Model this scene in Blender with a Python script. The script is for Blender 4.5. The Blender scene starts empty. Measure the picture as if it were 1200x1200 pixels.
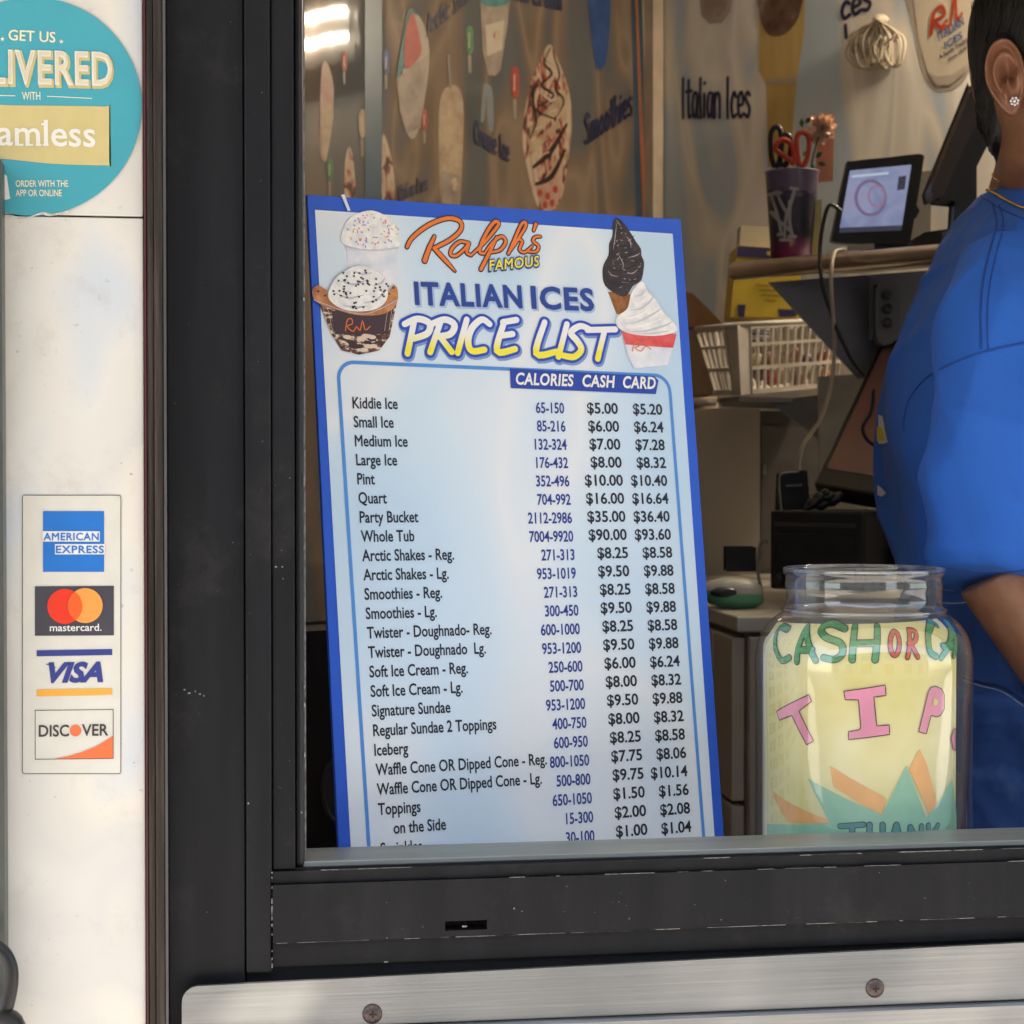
import bpy, bmesh, math, random
import numpy as np
from mathutils import Vector, Matrix
from mathutils.geometry import tessellate_polygon
random.seed(7)
R = math.radians
scene = bpy.context.scene
COL = scene.collection

# ------------------------------------------------------------------ camera
FPX, YAW, PITCH, DIST = 2337.0, R(9), R(1.1), 1.3
FW = Vector((math.sin(YAW)*math.cos(PITCH), math.cos(YAW)*math.cos(PITCH), -math.sin(PITCH)))
RT = Vector((math.cos(YAW), -math.sin(YAW), 0))
UP = RT.cross(FW)
CAM = Vector((0, 0, 1.35)) - DIST*FW
cd = bpy.data.cameras.new('camera'); cam = bpy.data.objects.new('camera', cd); COL.objects.link(cam)
cam.matrix_world = Matrix(((RT.x, UP.x, -FW.x, CAM.x), (RT.y, UP.y, -FW.y, CAM.y), (RT.z, UP.z, -FW.z, CAM.z), (0, 0, 0, 1)))
cd.sensor_width = 36; cd.lens = 36*FPX/1200; cd.clip_start = .02; cd.clip_end = 500
cd.dof.use_dof = True; cd.dof.focus_distance = 1.36; cd.dof.aperture_fstop = 20
scene.camera = cam
# ------------------------------------------------------------------ sky, sun, exposure
SUN_EL, SUN_AZ = R(52), R(205)          # azimuth clockwise from +Y: in front of the stand, a little left
w = bpy.data.worlds.new('World'); scene.world = w; w.use_nodes = True
nt = w.node_tree; nt.nodes.clear()
sky = nt.nodes.new('ShaderNodeTexSky'); sky.sky_type = 'NISHITA'; sky.sun_disc = False
sky.sun_elevation = SUN_EL; sky.sun_rotation = SUN_AZ
bg = nt.nodes.new('ShaderNodeBackground'); bg.inputs['Strength'].default_value = .15
wo = nt.nodes.new('ShaderNodeOutputWorld')
nt.links.new(sky.outputs[0], bg.inputs[0]); nt.links.new(bg.outputs[0], wo.inputs[0])
sl = bpy.data.lights.new('sun', 'SUN'); sl.energy = 4.5; sl.angle = R(.5); sl.color = (1, .94, .85)
so = bpy.data.objects.new('sun', sl); COL.objects.link(so); so.location = (-2, -6, 8)
SUND = Vector((math.sin(SUN_AZ)*math.cos(SUN_EL), math.cos(SUN_AZ)*math.cos(SUN_EL), math.sin(SUN_EL)))
so.rotation_euler = SUND.to_track_quat('Z', 'Y').to_euler()
scene.view_settings.view_transform = 'Standard'; scene.view_settings.look = 'None'
scene.view_settings.exposure = 1.74; scene.view_settings.use_white_balance = True; scene.view_settings.white_balance_temperature = 7350; scene.view_settings.gamma = 1; scene.view_settings.use_curve_mapping = False
scene.render.engine = 'CYCLES'

# ------------------------------------------------------------------ helpers
def hray(px, py): return FW*FPX + RT*(px-600) - UP*(py-600)
FH = Vector((math.sin(YAW), math.cos(YAW), 0))
def Q(px, py, d):                        # point seen at a pixel at horizontal distance d
    r = hray(px, py); return CAM + r*(d/(r.dot(FH)))
def PY(px, py, y):                       # point seen at a pixel on the vertical plane y
    r = hray(px, py); return CAM + r*((y-CAM.y)/r.y)
class Surf:                              # flat surface: a right, b up
    def __init__(s, o, a, b):
        s.o, s.a = Vector(o), Vector(a).normalized(); b = Vector(b); s.b = (b - s.a*b.dot(s.a)).normalized()
        s.n = s.a.cross(s.b).normalized()
        if s.n.dot(CAM - s.o) < 0: s.n = -s.n
    def hit(s, px, py):
        r = hray(px, py); t = (s.o-CAM).dot(s.n)/r.dot(s.n); p = CAM+r*t-s.o
        return (p.dot(s.a), p.dot(s.b))
    def pt(s, q, h=0): return s.o + s.a*q[0] + s.b*q[1] + s.n*h
class Cyl:                               # vertical cylinder; a = arc length
    def __init__(s, o, r): s.o, s.r = Vector(o), r
    def hit(s, px, py):
        d = hray(px, py); e = CAM-s.o; A = d.x**2+d.y**2; B = 2*(d.x*e.x+d.y*e.y); C_ = e.x**2+e.y**2-s.r**2
        D = max(B*B-4*A*C_, 0); t = (-B-math.sqrt(D))/(2*A); p = e+d*t
        return (math.atan2(p.x, -p.y)*s.r, p.z)
    def pt(s, q, h=0):
        t = q[0]/s.r; rr = s.r+h
        return s.o + Vector((math.sin(t)*rr, -math.cos(t)*rr, q[1]))

ORG = {}
def worg(o):
    return ORG.get(o.name, Vector((0, 0, 0)))
def tag(o, label=None, cat=None, group=None, kind=None):
    if label: o['label'] = label
    if cat: o['category'] = cat
    if group: o['group'] = group
    if kind: o['kind'] = kind
    return o
def thing(name, loc, label, cat, group=None):
    o = bpy.data.objects.new(name, None); COL.objects.link(o); o.location = loc; o.empty_display_size = .02
    ORG[o.name] = Vector(loc); return tag(o, label, cat, group)
class MB:
    def __init__(s): s.v = []; s.f = []; s.m = []; s.sm = []
    def add(s, vs, fs, m=0, smooth=False):
        n = len(s.v); s.v += [Vector(v) for v in vs]
        for f in fs: s.f.append([i+n for i in f]); s.m.append(m); s.sm.append(smooth)
        return s
    def hexa(s, c, m=0):                 # 8 corners: bottom 4 ccw, top 4 ccw
        return s.add(c, [(0,3,2,1),(4,5,6,7),(0,1,5,4),(1,2,6,5),(2,3,7,6),(3,0,4,7)], m)
    def box(s, lo, hi, m=0):
        x,y,z = lo; X,Y,Z = hi
        return s.hexa([(x,y,z),(X,y,z),(X,Y,z),(x,Y,z),(x,y,Z),(X,y,Z),(X,Y,Z),(x,Y,Z)], m)
    def obox(s, o, a, b, c, m=0):        # corner + three edge vectors
        o,a,b,c = map(Vector,(o,a,b,c))
        return s.hexa([o,o+a,o+a+b,o+b,o+c,o+a+c,o+a+b+c,o+b+c], m)
    def loft(s, rings, m=0, smooth=True, caps=True, closed=True):
        n = len(rings[0]); vs = [p for r in rings for p in r]; fs = []
        for i in range(len(rings)-1):
            for j in range(n if closed else n-1):
                k = (j+1) % n
                fs.append((i*n+j, i*n+k, (i+1)*n+k, (i+1)*n+j))
        if caps and closed: fs += [tuple(range(n))[::-1], tuple(range((len(rings)-1)*n, len(rings)*n))]
        return s.add(vs, fs, m, smooth)
    def tube(s, pts, r, n=10, m=0, caps=True):
        pts = [Vector(p) for p in pts]; rs = r if isinstance(r, (list, tuple)) else [r]*len(pts)
        rings = []; prev = None
        for i, p in enumerate(pts):
            t = (pts[min(i+1, len(pts)-1)]-pts[max(i-1, 0)]).normalized()
            if prev is None: prev = t.orthogonal().normalized()
            u = (prev - t*prev.dot(t)); u = u.normalized() if u.length > 1e-6 else t.orthogonal().normalized(); prev = u; v = t.cross(u)
            rings.append([p+(u*math.cos(6.2832*k/n)+v*math.sin(6.2832*k/n))*rs[i] for k in range(n)])
        return s.loft(rings, m, True, caps)
    def lathe(s, c, prof, n=48, m=0, caps=False):
        c = Vector(c); return s.loft([[c+Vector((r*math.cos(6.28318*k/n), r*math.sin(6.28318*k/n), z)) for k in range(n)] for r, z in prof], m, True, caps)
    def ell(s, c, r, n=16, k=10, m=0, rot=None):
        rings = []
        for i in range(1, k):
            a = math.pi*i/k; rings.append([Vector((r[0]*math.sin(a)*math.cos(6.28318*j/n), r[1]*math.sin(a)*math.sin(6.28318*j/n), -r[2]*math.cos(a))) for j in range(n)])
        if rot: rings = [[rot @ p for p in q] for q in rings]
        return s.loft([[Vector(c)+p for p in q] for q in rings], m)
    def prism(s, surf, pts, h0, h1, m=0):  # polygon in px extruded along surface normal
        q = [surf.hit(*p) for p in pts]; n = len(q)
        vs = [surf.pt(p, h0) for p in q]+[surf.pt(p, h1) for p in q]
        return s.add(vs, [tuple(range(n)), tuple(range(n, 2*n))[::-1]]+[(i, (i+1) % n, (i+1) % n+n, i+n) for i in range(n)], m)
    def poly(s, surf, pts, h, m=0, ab=False, maxlen=None):
        q = [Vector((*p, 0)) for p in (pts if ab else [surf.hit(*p) for p in pts])]
        if maxlen is None:
            return s.add([surf.pt(p, h) for p in q], [tuple(range(len(q)))], m)
        bm = bmesh.new(); bm.faces.new([bm.verts.new(p) for p in q]); bmesh.ops.triangulate(bm, faces=bm.faces[:])
        for _ in range(6):
            es = [e for e in bm.edges if abs(e.verts[0].co.x-e.verts[1].co.x) > maxlen]
            if not es: break
            bmesh.ops.subdivide_edges(bm, edges=es, cuts=1); bmesh.ops.triangulate(bm, faces=bm.faces[:])
        bm.verts.index_update()
        s.add([surf.pt(v.co, h) for v in bm.verts], [[v.index for v in f.verts] for f in bm.faces], m); bm.free(); return s
    def stroke(s, surf, pts, wd, h, m=0, sm=6, ab=False, cap=True):  # brush stroke through px points
        q = [Vector(p) for p in pts] if ab else [Vector(surf.hit(*p)) for p in pts]
        if isinstance(surf, Cyl): q = sum(([a_.lerp(c_, j/5) for j in range(5)] for a_, c_ in zip(q, q[1:])), [])+[q[-1]] if len(q) == 2 or sm == 1 else q
        if sm > 1 and len(q) > 2 and len(pts) > 2: q = catmull(q, sm)
        n = len(q); ws = wd if isinstance(wd, (list, tuple)) else [wd]*2
        L = []; Rr = []
        for i, p in enumerate(q):
            t = (q[min(i+1, n-1)]-q[max(i-1, 0)])
            if t.length < 1e-9: t = Vector((1, 0))
            t.normalize(); nn = Vector((-t.y, t.x)); f = i/max(n-1, 1)*(len(ws)-1); a = int(min(f, len(ws)-2)); wv = (ws[a]+(ws[a+1]-ws[a])*(f-a))/2
            L.append(p+nn*wv); Rr.append(p-nn*wv)
            if i == 0: t0, w0 = t, wv
            if i == n-1: t1, w1 = t, wv
        vs = []; fs = []
        dh = 2e-5/max(n, 1)
        for i in range(n): vs += [surf.pt(L[i], h+i*dh), surf.pt(Rr[i], h+i*dh)]
        for i in range(n-1): fs.append((2*i, 2*i+2, 2*i+3, 2*i+1))
        if cap:
            for (p, t, wv, i0, hh, sg) in ((q[0], t0, w0, 0, h, -1), (q[-1], t1, w1, 2*n-2, h+2e-5, 1)):
                b = len(vs); nn = Vector((-t.y, t.x))
                for k in range(1, 6):
                    a = math.pi*k/6; vs.append(surf.pt(p+nn*wv*math.cos(a)+t*sg*wv*math.sin(a), hh))
                fs.append(tuple([i0]+list(range(b, b+5))+[i0+1]))
        return s.add(vs, fs, m)
    def merge(s, me, surf_fn, m=0):
        s.add([surf_fn(v.co) for v in me.vertices], [tuple(p.vertices) for p in me.polygons], m)
    def build(s, name, mats, parent=None, bevel=0, label=None, cat=None, group=None, kind=None, vg=None):
        if not isinstance(mats, (list, tuple)): mats = [mats]
        if parent: org = worg(parent)
        else:
            xs = [v.x for v in s.v]; ys = [v.y for v in s.v]; zs = [v.z for v in s.v]
            org = Vector(((min(xs)+max(xs))/2, (min(ys)+max(ys))/2, min(zs)))
        me = bpy.data.meshes.new(name); me.from_pydata([v-org for v in s.v], [], s.f)
        for mt in mats: me.materials.append(mt)
        me.polygons.foreach_set('material_index', s.m); me.polygons.foreach_set('use_smooth', s.sm); me.update()
        o = bpy.data.objects.new(name, me); COL.objects.link(o)
        if parent: o.parent = parent
        else: o.location = org
        ORG[o.name] = org
        if bevel:
            b = o.modifiers.new('bevel', 'BEVEL'); b.width = bevel; b.segments = 2; b.limit_method = 'ANGLE'; b.angle_limit = R(40)
        if not kind and ('lettering' in name or name.startswith('printed_') or name.endswith('heading') or name in ('menu_item','calories','cash_price','card_price','monogram','star_burst','swirl','column_header','rounded_outline','corner_stripes') or name.endswith('_logo')): kind = 'stuff'
        return tag(o, label, cat, group, kind)
def catmull(q, k):
    out = []; n = len(q)
    for i in range(n-1):
        p0, p1, p2, p3 = q[max(i-1, 0)], q[i], q[i+1], q[min(i+2, n-1)]
        for j in range(k):
            t = j/k; out.append(.5*((2*p1)+(p2-p0)*t+(2*p0-5*p1+4*p2-p3)*t*t+(3*p1-p0-3*p2+p3)*t**3))
    out.append(q[-1].copy()); return out
def circ(cx, cy, rx, ry=None, n=32, a0=0, a1=360):
    ry = ry or rx; full = abs(a1-a0) >= 360
    return [(cx+rx*math.cos(R(a0+(a1-a0)*i/(n if full else n-1))), cy+ry*math.sin(R(a0+(a1-a0)*i/(n if full else n-1)))) for i in range(n)]
def rrect(x0, y0, x1, y1, r, n=5):
    o = []
    for cx, cy, a in ((x1-r, y0+r, -90), (x1-r, y1-r, 0), (x0+r, y1-r, 90), (x0+r, y0+r, 180)):
        o += circ(cx, cy, r, r, n, a, a+90)
    return o
def smoothpoly(pts, k=5):
    q = [Vector(p) for p in pts]; q = [q[-1]]+q+[q[0], q[1]]; c = catmull(q, k); return [tuple(p) for p in c[k:-k-1]]

# --- text (built-in font) turned into flat mesh
_tc = {}
MP = [(.709,.682),(.618,.682),(.391,.402),(.165,.682),(.073,.682),(.073,0),(.171,0),(.171,.531),(.391,.258),(.611,.531),(.611,0),(.709,0)]
def fixm(me, txt, bold, shear, spacing):          # the built-in M breaks when it is thickened: put a clean one in its place
    bm = bmesh.new(); bm.from_mesh(me)
    for i, ch in enumerate(txt):
        if ch != 'M': continue
        x1 = max(v.co.x-shear*v.co.y for v in tmesh(txt[:i+1], 0, shear, spacing).vertices); x0 = x1-.636
        bmesh.ops.delete(bm, geom=[f for f in bm.faces if x0-.01 < f.calc_center_median().x-shear*f.calc_center_median().y < x1+.01], context='FACES')
        P_ = [Vector(p) for p in MP]; n = len(P_); o = []
        for j in range(n):
            d1, d2 = (P_[j]-P_[j-1]).normalized(), (P_[(j+1) % n]-P_[j]).normalized(); n1, n2 = Vector((d1.y, -d1.x)), Vector((d2.y, -d2.x)); m_ = (n1+n2); m_ = m_/max(m_.dot(n1), .16)
            q = P_[j]+m_*bold; o.append(bm.verts.new((x0-.073+q.x+shear*q.y, q.y, 0)))
        for t3 in tessellate_polygon([[v.co for v in o]]): bm.faces.new([o[j] for j in t3])
    bmesh.ops.recalc_face_normals(bm, faces=bm.faces[:]); bmesh.ops.delete(bm, geom=[v for v in bm.verts if not v.link_faces], context='VERTS')
    m2 = bpy.data.meshes.new('t'); bm.to_mesh(m2); bm.free(); return m2
def tmesh(txt, bold=0, shear=0, spacing=1):
    k = (txt, bold, shear, spacing)
    if k not in _tc:
        c = bpy.data.curves.new('t', 'FONT'); c.body = txt; c.size = 1; c.offset = bold; c.shear = shear; c.space_character = spacing; c.resolution_u = 3
        o = bpy.data.objects.new('t', c); COL.objects.link(o)
        dg = bpy.context.evaluated_depsgraph_get(); me = bpy.data.meshes.new_from_object(o.evaluated_get(dg), depsgraph=dg)
        bpy.data.objects.remove(o); _tc[k] = fixm(me, txt, bold, shear, spacing) if bold > 0 and 'M' in txt else me
    return _tc[k]
CAPH = max(v.co.y for v in tmesh('H').vertices)
def text(mb, surf, txt, p0, p1, cap, h, m=0, bold=0, shear=0, align='fit', ab=False, xs=None, spacing=1):
    """align fit: from px p0 to px p1 on the baseline; cap = cap height in px (or metres when ab)"""
    a = Vector(p0) if ab else Vector(surf.hit(*p0))
    me = tmesh(txt, bold, shear, spacing); X = [v.co.x for v in me.vertices]; x0, x1 = min(X), max(X)
    if ab: ch = cap
    else: ch = (Vector(surf.hit(p0[0], p0[1]-cap))-a).length
    sy = ch/CAPH
    if align == 'fit':
        b = Vector(p1) if ab else Vector(surf.hit(*p1)); dr = b-a; sx = dr.length/(x1-x0); dr.normalize(); st = a
    else:
        if p1 is not None:
            b = Vector(p1) if ab else Vector(surf.hit(*p1)); dr = (b-a).normalized()
        else: dr = Vector((1, 0))
        sx = sy*xs; wd = (x1-x0)*sx; st = a - dr*wd*{'l': 0, 'c': .5, 'r': 1}[align]
    up = Vector((-dr.y, dr.x))
    mb.merge(me, lambda c: surf.pt(st+dr*(c.x-x0)*sx+up*c.y*sy, h), m)

# ------------------------------------------------------------------ materials
def srgb(r, g, b):
    f = lambda c: (c/255/12.92) if c <= 10 else ((c/255+.055)/1.055)**2.4
    return (f(r), f(g), f(b), 1)
class NT:
    def __init__(s, name):
        s.mat = bpy.data.materials.new(name); s.mat.use_nodes = True; s.t = s.mat.node_tree; s.b = s.t.nodes['Principled BSDF']; s.out = s.t.nodes['Material Output']
    def n(s, ty, **kw):
        x = s.t.nodes.new('ShaderNode'+ty)
        for k, v in kw.items():
            if k in x.inputs: x.inputs[k].default_value = v
            else: setattr(x, k, v)
        return x
    def l(s, a, b): s.t.links.new(a, b)
    def ramp(s, fac, stops, interp='LINEAR'):
        r = s.n('ValToRGB'); cr = r.color_ramp; cr.interpolation = interp
        while len(cr.elements) < len(stops): cr.elements.new(.5)
        for e, (p, c) in zip(cr.elements, stops): e.position = p; e.color = c if len(c) == 4 else (*c, 1)
        s.l(fac, r.inputs[0]); return r.outputs[0]
    def noise(s, scale, detail=4, rough=.5, vec=None, dist=0, sc=None):
        tc = s.n('TexCoord').outputs['Object']
        if sc:
            mp = s.n('Mapping'); mp.inputs['Scale'].default_value = sc; s.l(vec or tc, mp.inputs[0]); vec = mp.outputs[0]
        x = s.n('TexNoise', Scale=scale, Detail=detail, Roughness=rough, Distortion=dist); s.l(vec or tc, x.inputs['Vector']); return x.outputs[0]
    def mix(s, fac, a, b, mode='MIX'):
        x = s.n('MixRGB'); x.blend_type = mode
        for i, q in enumerate((fac, a, b)):
            if hasattr(q, 'links') or isinstance(q, bpy.types.NodeSocket): s.l(q, x.inputs[i])
            else: x.inputs[i].default_value = q
        return x.outputs[0]
    def bump(s, h, st=.2, d=.001):
        b = s.n('Bump', Strength=st, Distance=d); s.l(h, b.inputs['Height']); s.l(b.outputs[0], s.b.inputs['Normal']); return b
def mat(name, col, rough=.5, metal=0, var=.12, scale=30, bump=0, bscale=80, spec=None, coat=0, sc=None):
    m = NT(name); c = col if len(col) == 4 else (*col, 1)
    m.b.inputs['Roughness'].default_value = rough; m.b.inputs['Metallic'].default_value = metal
    if spec is not None: m.b.inputs['Specular IOR Level'].default_value = spec
    if coat: m.b.inputs['Coat Weight'].default_value = coat; m.b.inputs['Coat Roughness'].default_value = .1
    if var:
        d = tuple(x*(1-var) for x in c[:3])+(1,); u = tuple(min(1, x*(1+var)) for x in c[:3])+(1,)
        m.l(m.ramp(m.noise(scale, sc=sc), [(.3, d), (.7, u)]), m.b.inputs['Base Color'])
    else: m.b.inputs['Base Color'].default_value = c
    if bump: m.bump(m.noise(bscale, 3, sc=sc), bump, .002)
    return m.mat
def ink(name, *rgb, rough=.35): return mat(name, srgb(*rgb), rough, var=.04, scale=60)

M = {}
M['white_ink'] = ink('white_ink', 238, 236, 230); M['black_ink'] = ink('black_ink', 22, 24, 38); M['navy_ink'] = ink('navy_ink', 28, 50, 140)
M['blue_border'] = ink('blue_border', 18, 84, 200); M['line_blue'] = ink('line_blue', 70, 140, 215); M['orange_ink'] = ink('orange_ink', 238, 120, 40)
M['teal'] = mat('teal', srgb(66, 168, 186), .33, var=.07, scale=9, bump=.06, bscale=25); M['gold'] = ink('gold', 212, 196, 138); M['cream_ink'] = ink('cream_ink', 245, 236, 205)
M['amex'] = ink('amex', 30, 118, 205); M['mc_grey'] = ink('mc_grey', 72, 70, 80); M['mc_red'] = ink('mc_red', 238, 60, 38); M['mc_orange'] = ink('mc_orange', 244, 160, 80); M['mc_mid'] = ink('mc_mid', 240, 100, 45)
M['visa_blue'] = ink('visa_blue', 56, 66, 140); M['visa_gold'] = ink('visa_gold', 244, 175, 72); M['disc_orange'] = ink('disc_orange', 240, 120, 75); M['grey_ink'] = ink('grey_ink', 85, 82, 80)
M['decal_paper'] = ink('decal_paper', 222, 220, 210, rough=.2)
M['yellow_ink'] = ink('yellow_ink', 240, 225, 60)
M['steel'] = mat('steel', (.34, .34, .34), .4, 1, .05, 8)
M['dark_steel'] = mat('dark_steel', (.16, .16, .165), .42, .8, .15, 12)
M['plastic_black'] = mat('plastic_black', (.014, .014, .016), .38, bump=.05, bscale=400)
M['screw'] = mat('screw', (.12, .09, .085), .45, .8, .3, 500)
M['skin'] = None
def frame_mat():
    m = NT('black_aluminium'); n = m.noise(6, 6, .6, sc=(8, 8, .6)); n2 = m.noise(260, 3, .7)
    c = m.ramp(n, [(.3, (.0065, .007, .009)), (.7, (.013, .0135, .0165))])
    sp = m.ramp(m.noise(420, 2, .5), [(.76, (0,0,0)), (.79, (1,1,1))])
    dust = m.ramp(m.noise(14, 8, .75), [(.55, (0,0,0)), (.8, (.35,.35,.35))])
    c = m.mix(dust, c, (.07, .062, .06, 1)); c = m.mix(sp, c, (.2, .2, .21, 1))
    m.l(c, m.b.inputs['Base Color']); m.b.inputs['Specular IOR Level'].default_value = .26
    m.l(m.ramp(n, [(.2, (.36,)*3), (.8, (.52,)*3)]), m.b.inputs['Roughness'])
    m.bump(n2, .12, .0005); return m.mat
M['frame'] = frame_mat()
M['frame_dark'] = mat('frame_dark', (.008, .008, .01), .45, 0, .2, 40, bump=.1, bscale=300)
M['chip'] = mat('chip', (.24, .235, .23), .5, 0, .5, 300)
def trim_mat():
    m = NT('weathered_bronze_trim'); n = m.noise(16, 7, .7, sc=(14, 14, .35))
    c = m.ramp(n, [(.3, (.018, .013, .011)), (.5, (.05, .038, .03)), (.68, (.12, .095, .075))])
    m.l(c, m.b.inputs['Base Color']); m.b.inputs['Roughness'].default_value = .38; m.b.inputs['Metallic'].default_value = .35
    m.bump(m.noise(90, 5, .7, sc=(1, 1, .05)), .3, .0008); return m.mat
M['trim'] = trim_mat()
def panel_mat():
    m = NT('white_printed_panel')
    sw = m.noise(2.2, 2, .4, dist=1.4, sc=(2.6, 1, 1.1))
    c = m.ramp(sw, [(.34, (.60, .67, .75)), (.43, (.80, .76, .68)), (.50, (.71, .69, .65)), (.58, (.77, .75, .70)), (.66, (.64, .69, .75))])
    sp = m.ramp(m.noise(150, 3, .65), [(.66, (0,0,0)), (.71, (.7,.7,.7))])
    ds = m.ramp(m.noise(11, 6, .7), [(.46, (0,0,0)), (.6, (1,1,1))])
    sp = m.mix(1, sp, ds, 'MULTIPLY')
    gr = m.ramp(m.noise(26, 9, .8), [(.55, (0,0,0)), (.8, (.4,.4,.4))])
    c = m.mix(gr, c, (.42, .38, .33, 1)); c = m.mix(sp, c, (.2, .18, .16, 1))
    m.l(c, m.b.inputs['Base Color']); m.b.inputs['Roughness'].default_value = .28
    m.bump(m.noise(9, 3), .06, .003); return m.mat
M['panel'] = panel_mat()
def steel_plate():
    m = NT('brushed_steel_plate'); n = m.noise(3, 8, .8, sc=(1, 1, 160))
    m.l(m.ramp(n, [(.25, (.25, .26, .265)), (.75, (.43, .435, .435))]), m.b.inputs['Base Color']); m.b.inputs['Metallic'].default_value = .68
    m.l(m.ramp(m.noise(5, 4), [(.3, (.19,)*3), (.7, (.27,)*3)]), m.b.inputs['Roughness'])
    bb = m.n('Bump', Strength=1, Distance=.012); m.l(m.noise(4, 1.5, .45, sc=(2.2,1,1.1)), bb.inputs['Height']); b2 = m.bump(n, .08, .0012); m.l(bb.outputs[0], b2.inputs['Normal']); return m.mat
M['plate'] = steel_plate()
def wallprint(name, ca, cb, cc, rough, seed):
    m = NT(name); sw = m.noise(2.9+seed*.35, 1.5, .35, dist=1.3, sc=(2.8, 2.8, .8))
    c = m.ramp(sw, [(.34, cb), (.46, ca), (.54, cc), (.60, ca), (.7, cb)])
    m.l(c, m.b.inputs['Base Color']); m.b.inputs['Roughness'].default_value = rough
    m.bump(m.noise(5, 3, .5, sc=(5, 5, 1)), .06, .006); return m.mat
M['wall_left'] = wallprint('printed_wall_left', (.21, .155, .115), (.125, .13, .135), (.28, .21, .155), .045, 1)
M['wall_rear'] = wallprint('printed_wall_rear', (.70, .66, .60), (.46, .55, .64), (.80, .77, .72), .4, 2)
def signbg():
    m = NT('sign_blue_white_print'); sw = m.noise(3.4, 1, .3, dist=1.2, sc=(1.2, 1, 1))
    c = m.ramp(sw, [(.30, (.50, .67, .84)), (.45, (.62, .75, .87)), (.52, (.76, .80, .85)), (.60, (.65, .76, .87)), (.72, (.54, .70, .85))])
    m.l(c, m.b.inputs['Base Color']); m.b.inputs['Roughness'].default_value = .3; return m.mat
M['sign_bg'] = signbg()
def spot(name, stops, scale, rough=.5, sc=None, dist=0, bump=0):
    m = NT(name); n = m.noise(scale, 4, .6, sc=sc, dist=dist); m.l(m.ramp(n, stops), m.b.inputs['Base Color']); m.b.inputs['Roughness'].default_value = rough
    if bump: m.bump(n, bump, .002)
    return m.mat

# ================================================================== SETTING
def struct(mb, name, mats, **k): return mb.build(name, mats, kind='structure', **k)
g = MB(); g.add([(-150,-150,-.02),(150,-150,-.02),(150,150,-.02),(-150,150,-.02)], [(0,1,2,3)]); struct(g, 'ground', mat('earth', (.16,.14,.12), .9))
g = MB(); g.box((-40,-3.2,-.015), (40,3.5,0)); struct(g, 'pavement', mat('concrete_pavement', (.42,.40,.37), .85, var=.2, scale=3, bump=.3, bscale=60))
g = MB(); g.box((-40,-3.35,-.015), (40,-3.202,.004)); struct(g, 'kerb', mat('kerb_stone', (.36,.35,.33), .8))
g = MB(); g.add([(-60,-12,-.012),(60,-12,-.012),(60,-3.35,-.012),(-60,-3.35,-.012)], [(0,1,2,3)]); struct(g, 'road', mat('asphalt', (.05,.05,.052), .85, bump=.4, bscale=90))
bd = thing('building', (0,-14,0), 'low pale brick building across the street behind the viewer', 'building')
MB().box((-18,-20,0),(18,-14,7)).build('wall', mat('pale_brick', (.42,.36,.30), .8, var=.2, scale=2), bd)
MB().box((-18.2,-20.2,7),(18.2,-13.8,7.4)).build('roof', mat('roof_coping', (.3,.29,.28), .7), bd)
gl = mat('dark_glass', (.03,.035,.04), .08)
for i in range(6):
    for z in (1, 4.2): MB().box((-16+i*5.6,-14.02,z),(-13.4+i*5.6,-13.96,z+1.9)).build('window', gl, bd)

# front of the stand: heights and widths come from the photograph, on the plane y = 0
xw = lambda px, y=0: PY(px, 600, y).x
zw = lambda px, py, y=0: PY(px, py, y).z
X_TR0, X_TR1 = xw(170.5), xw(195)
X_J1, X_J2, X_J3, X_OP = xw(287), xw(318), xw(345), xw(358)
Z_LED = zw(358, 1008.5)
Z_R1 = zw(326, 1019); Z_R2 = zw(326, 1101); Z_R3 = zw(326, 1131)
XR = 1.02                                  # right end of the opening
ZT = 2.02                                  # top of the opening
# white printed wall panels left of the window
seam = zw(85, 256)
fw_ = thing('facade_panelling', (-.9, 0, 0), 'white printed wall panelling with a horizontal seam left of the serving window', 'wall')
a = MB().box((-1.6, -.012, .05), (X_TR0-.0005, .03, seam-.0006)).build('panel', M['panel'], fw_, bevel=.0008)
a = MB().box((-1.6, -.0115, seam+.0006), (X_TR0-.0005, .03, 2.5)).build('panel', M['panel'], fw_, bevel=.0008)
# weathered trim, jamb and frame of the window
wf = thing('window_frame', ((X_TR1+XR)/2, .02, Z_R3), 'black aluminium serving window frame with stepped jamb and lower rails', 'window frame')
MB().box((X_TR0, -.016, .05), (X_TR0+.0012, .03, 2.5)).build('edge_strip', mat('red_brown_edge', (.10,.02,.025), .5), wf)
b = MB().box((X_TR0+.0014, -.015, .05), (X_TR0+.0060, .03, 2.5)); b.box((X_TR0+.0062, -.020, .05), (X_TR1-.0012, .03, 2.5))
b.build('trim', M['trim'], wf, bevel=.0006)
MB().box((X_TR1-.001, -.0225, .05), (X_TR1+.0006, .03, 2.5)).build('trim_lip', mat('worn_lip', (.12,.115,.12), .35, .4), wf)
MB().box((X_TR1+.0008, -.004, .05), (X_J1-.0006, .05, 2.5)).build('jamb', M['frame'], wf, bevel=.0006)
zb = zw(300, 1137)
MB().box((X_J1, -.008, zb), (X_J2-.0004, .045, 2.3)).build('frame_profile', M['frame'], wf, bevel=.0012)
MB().box((X_J2+.0002, -.0045, Z_R1+.0005), (X_J3, .045, 2.3)).build('frame_profile', M['frame'], wf, bevel=.0009)
b = MB(); b.box((X_J3+.0004, -.001, Z_R1+.0005), (X_OP-.0008, .052, 2.3)); b.build('inner_bead', M['frame_dark'], wf, bevel=.003)
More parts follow.
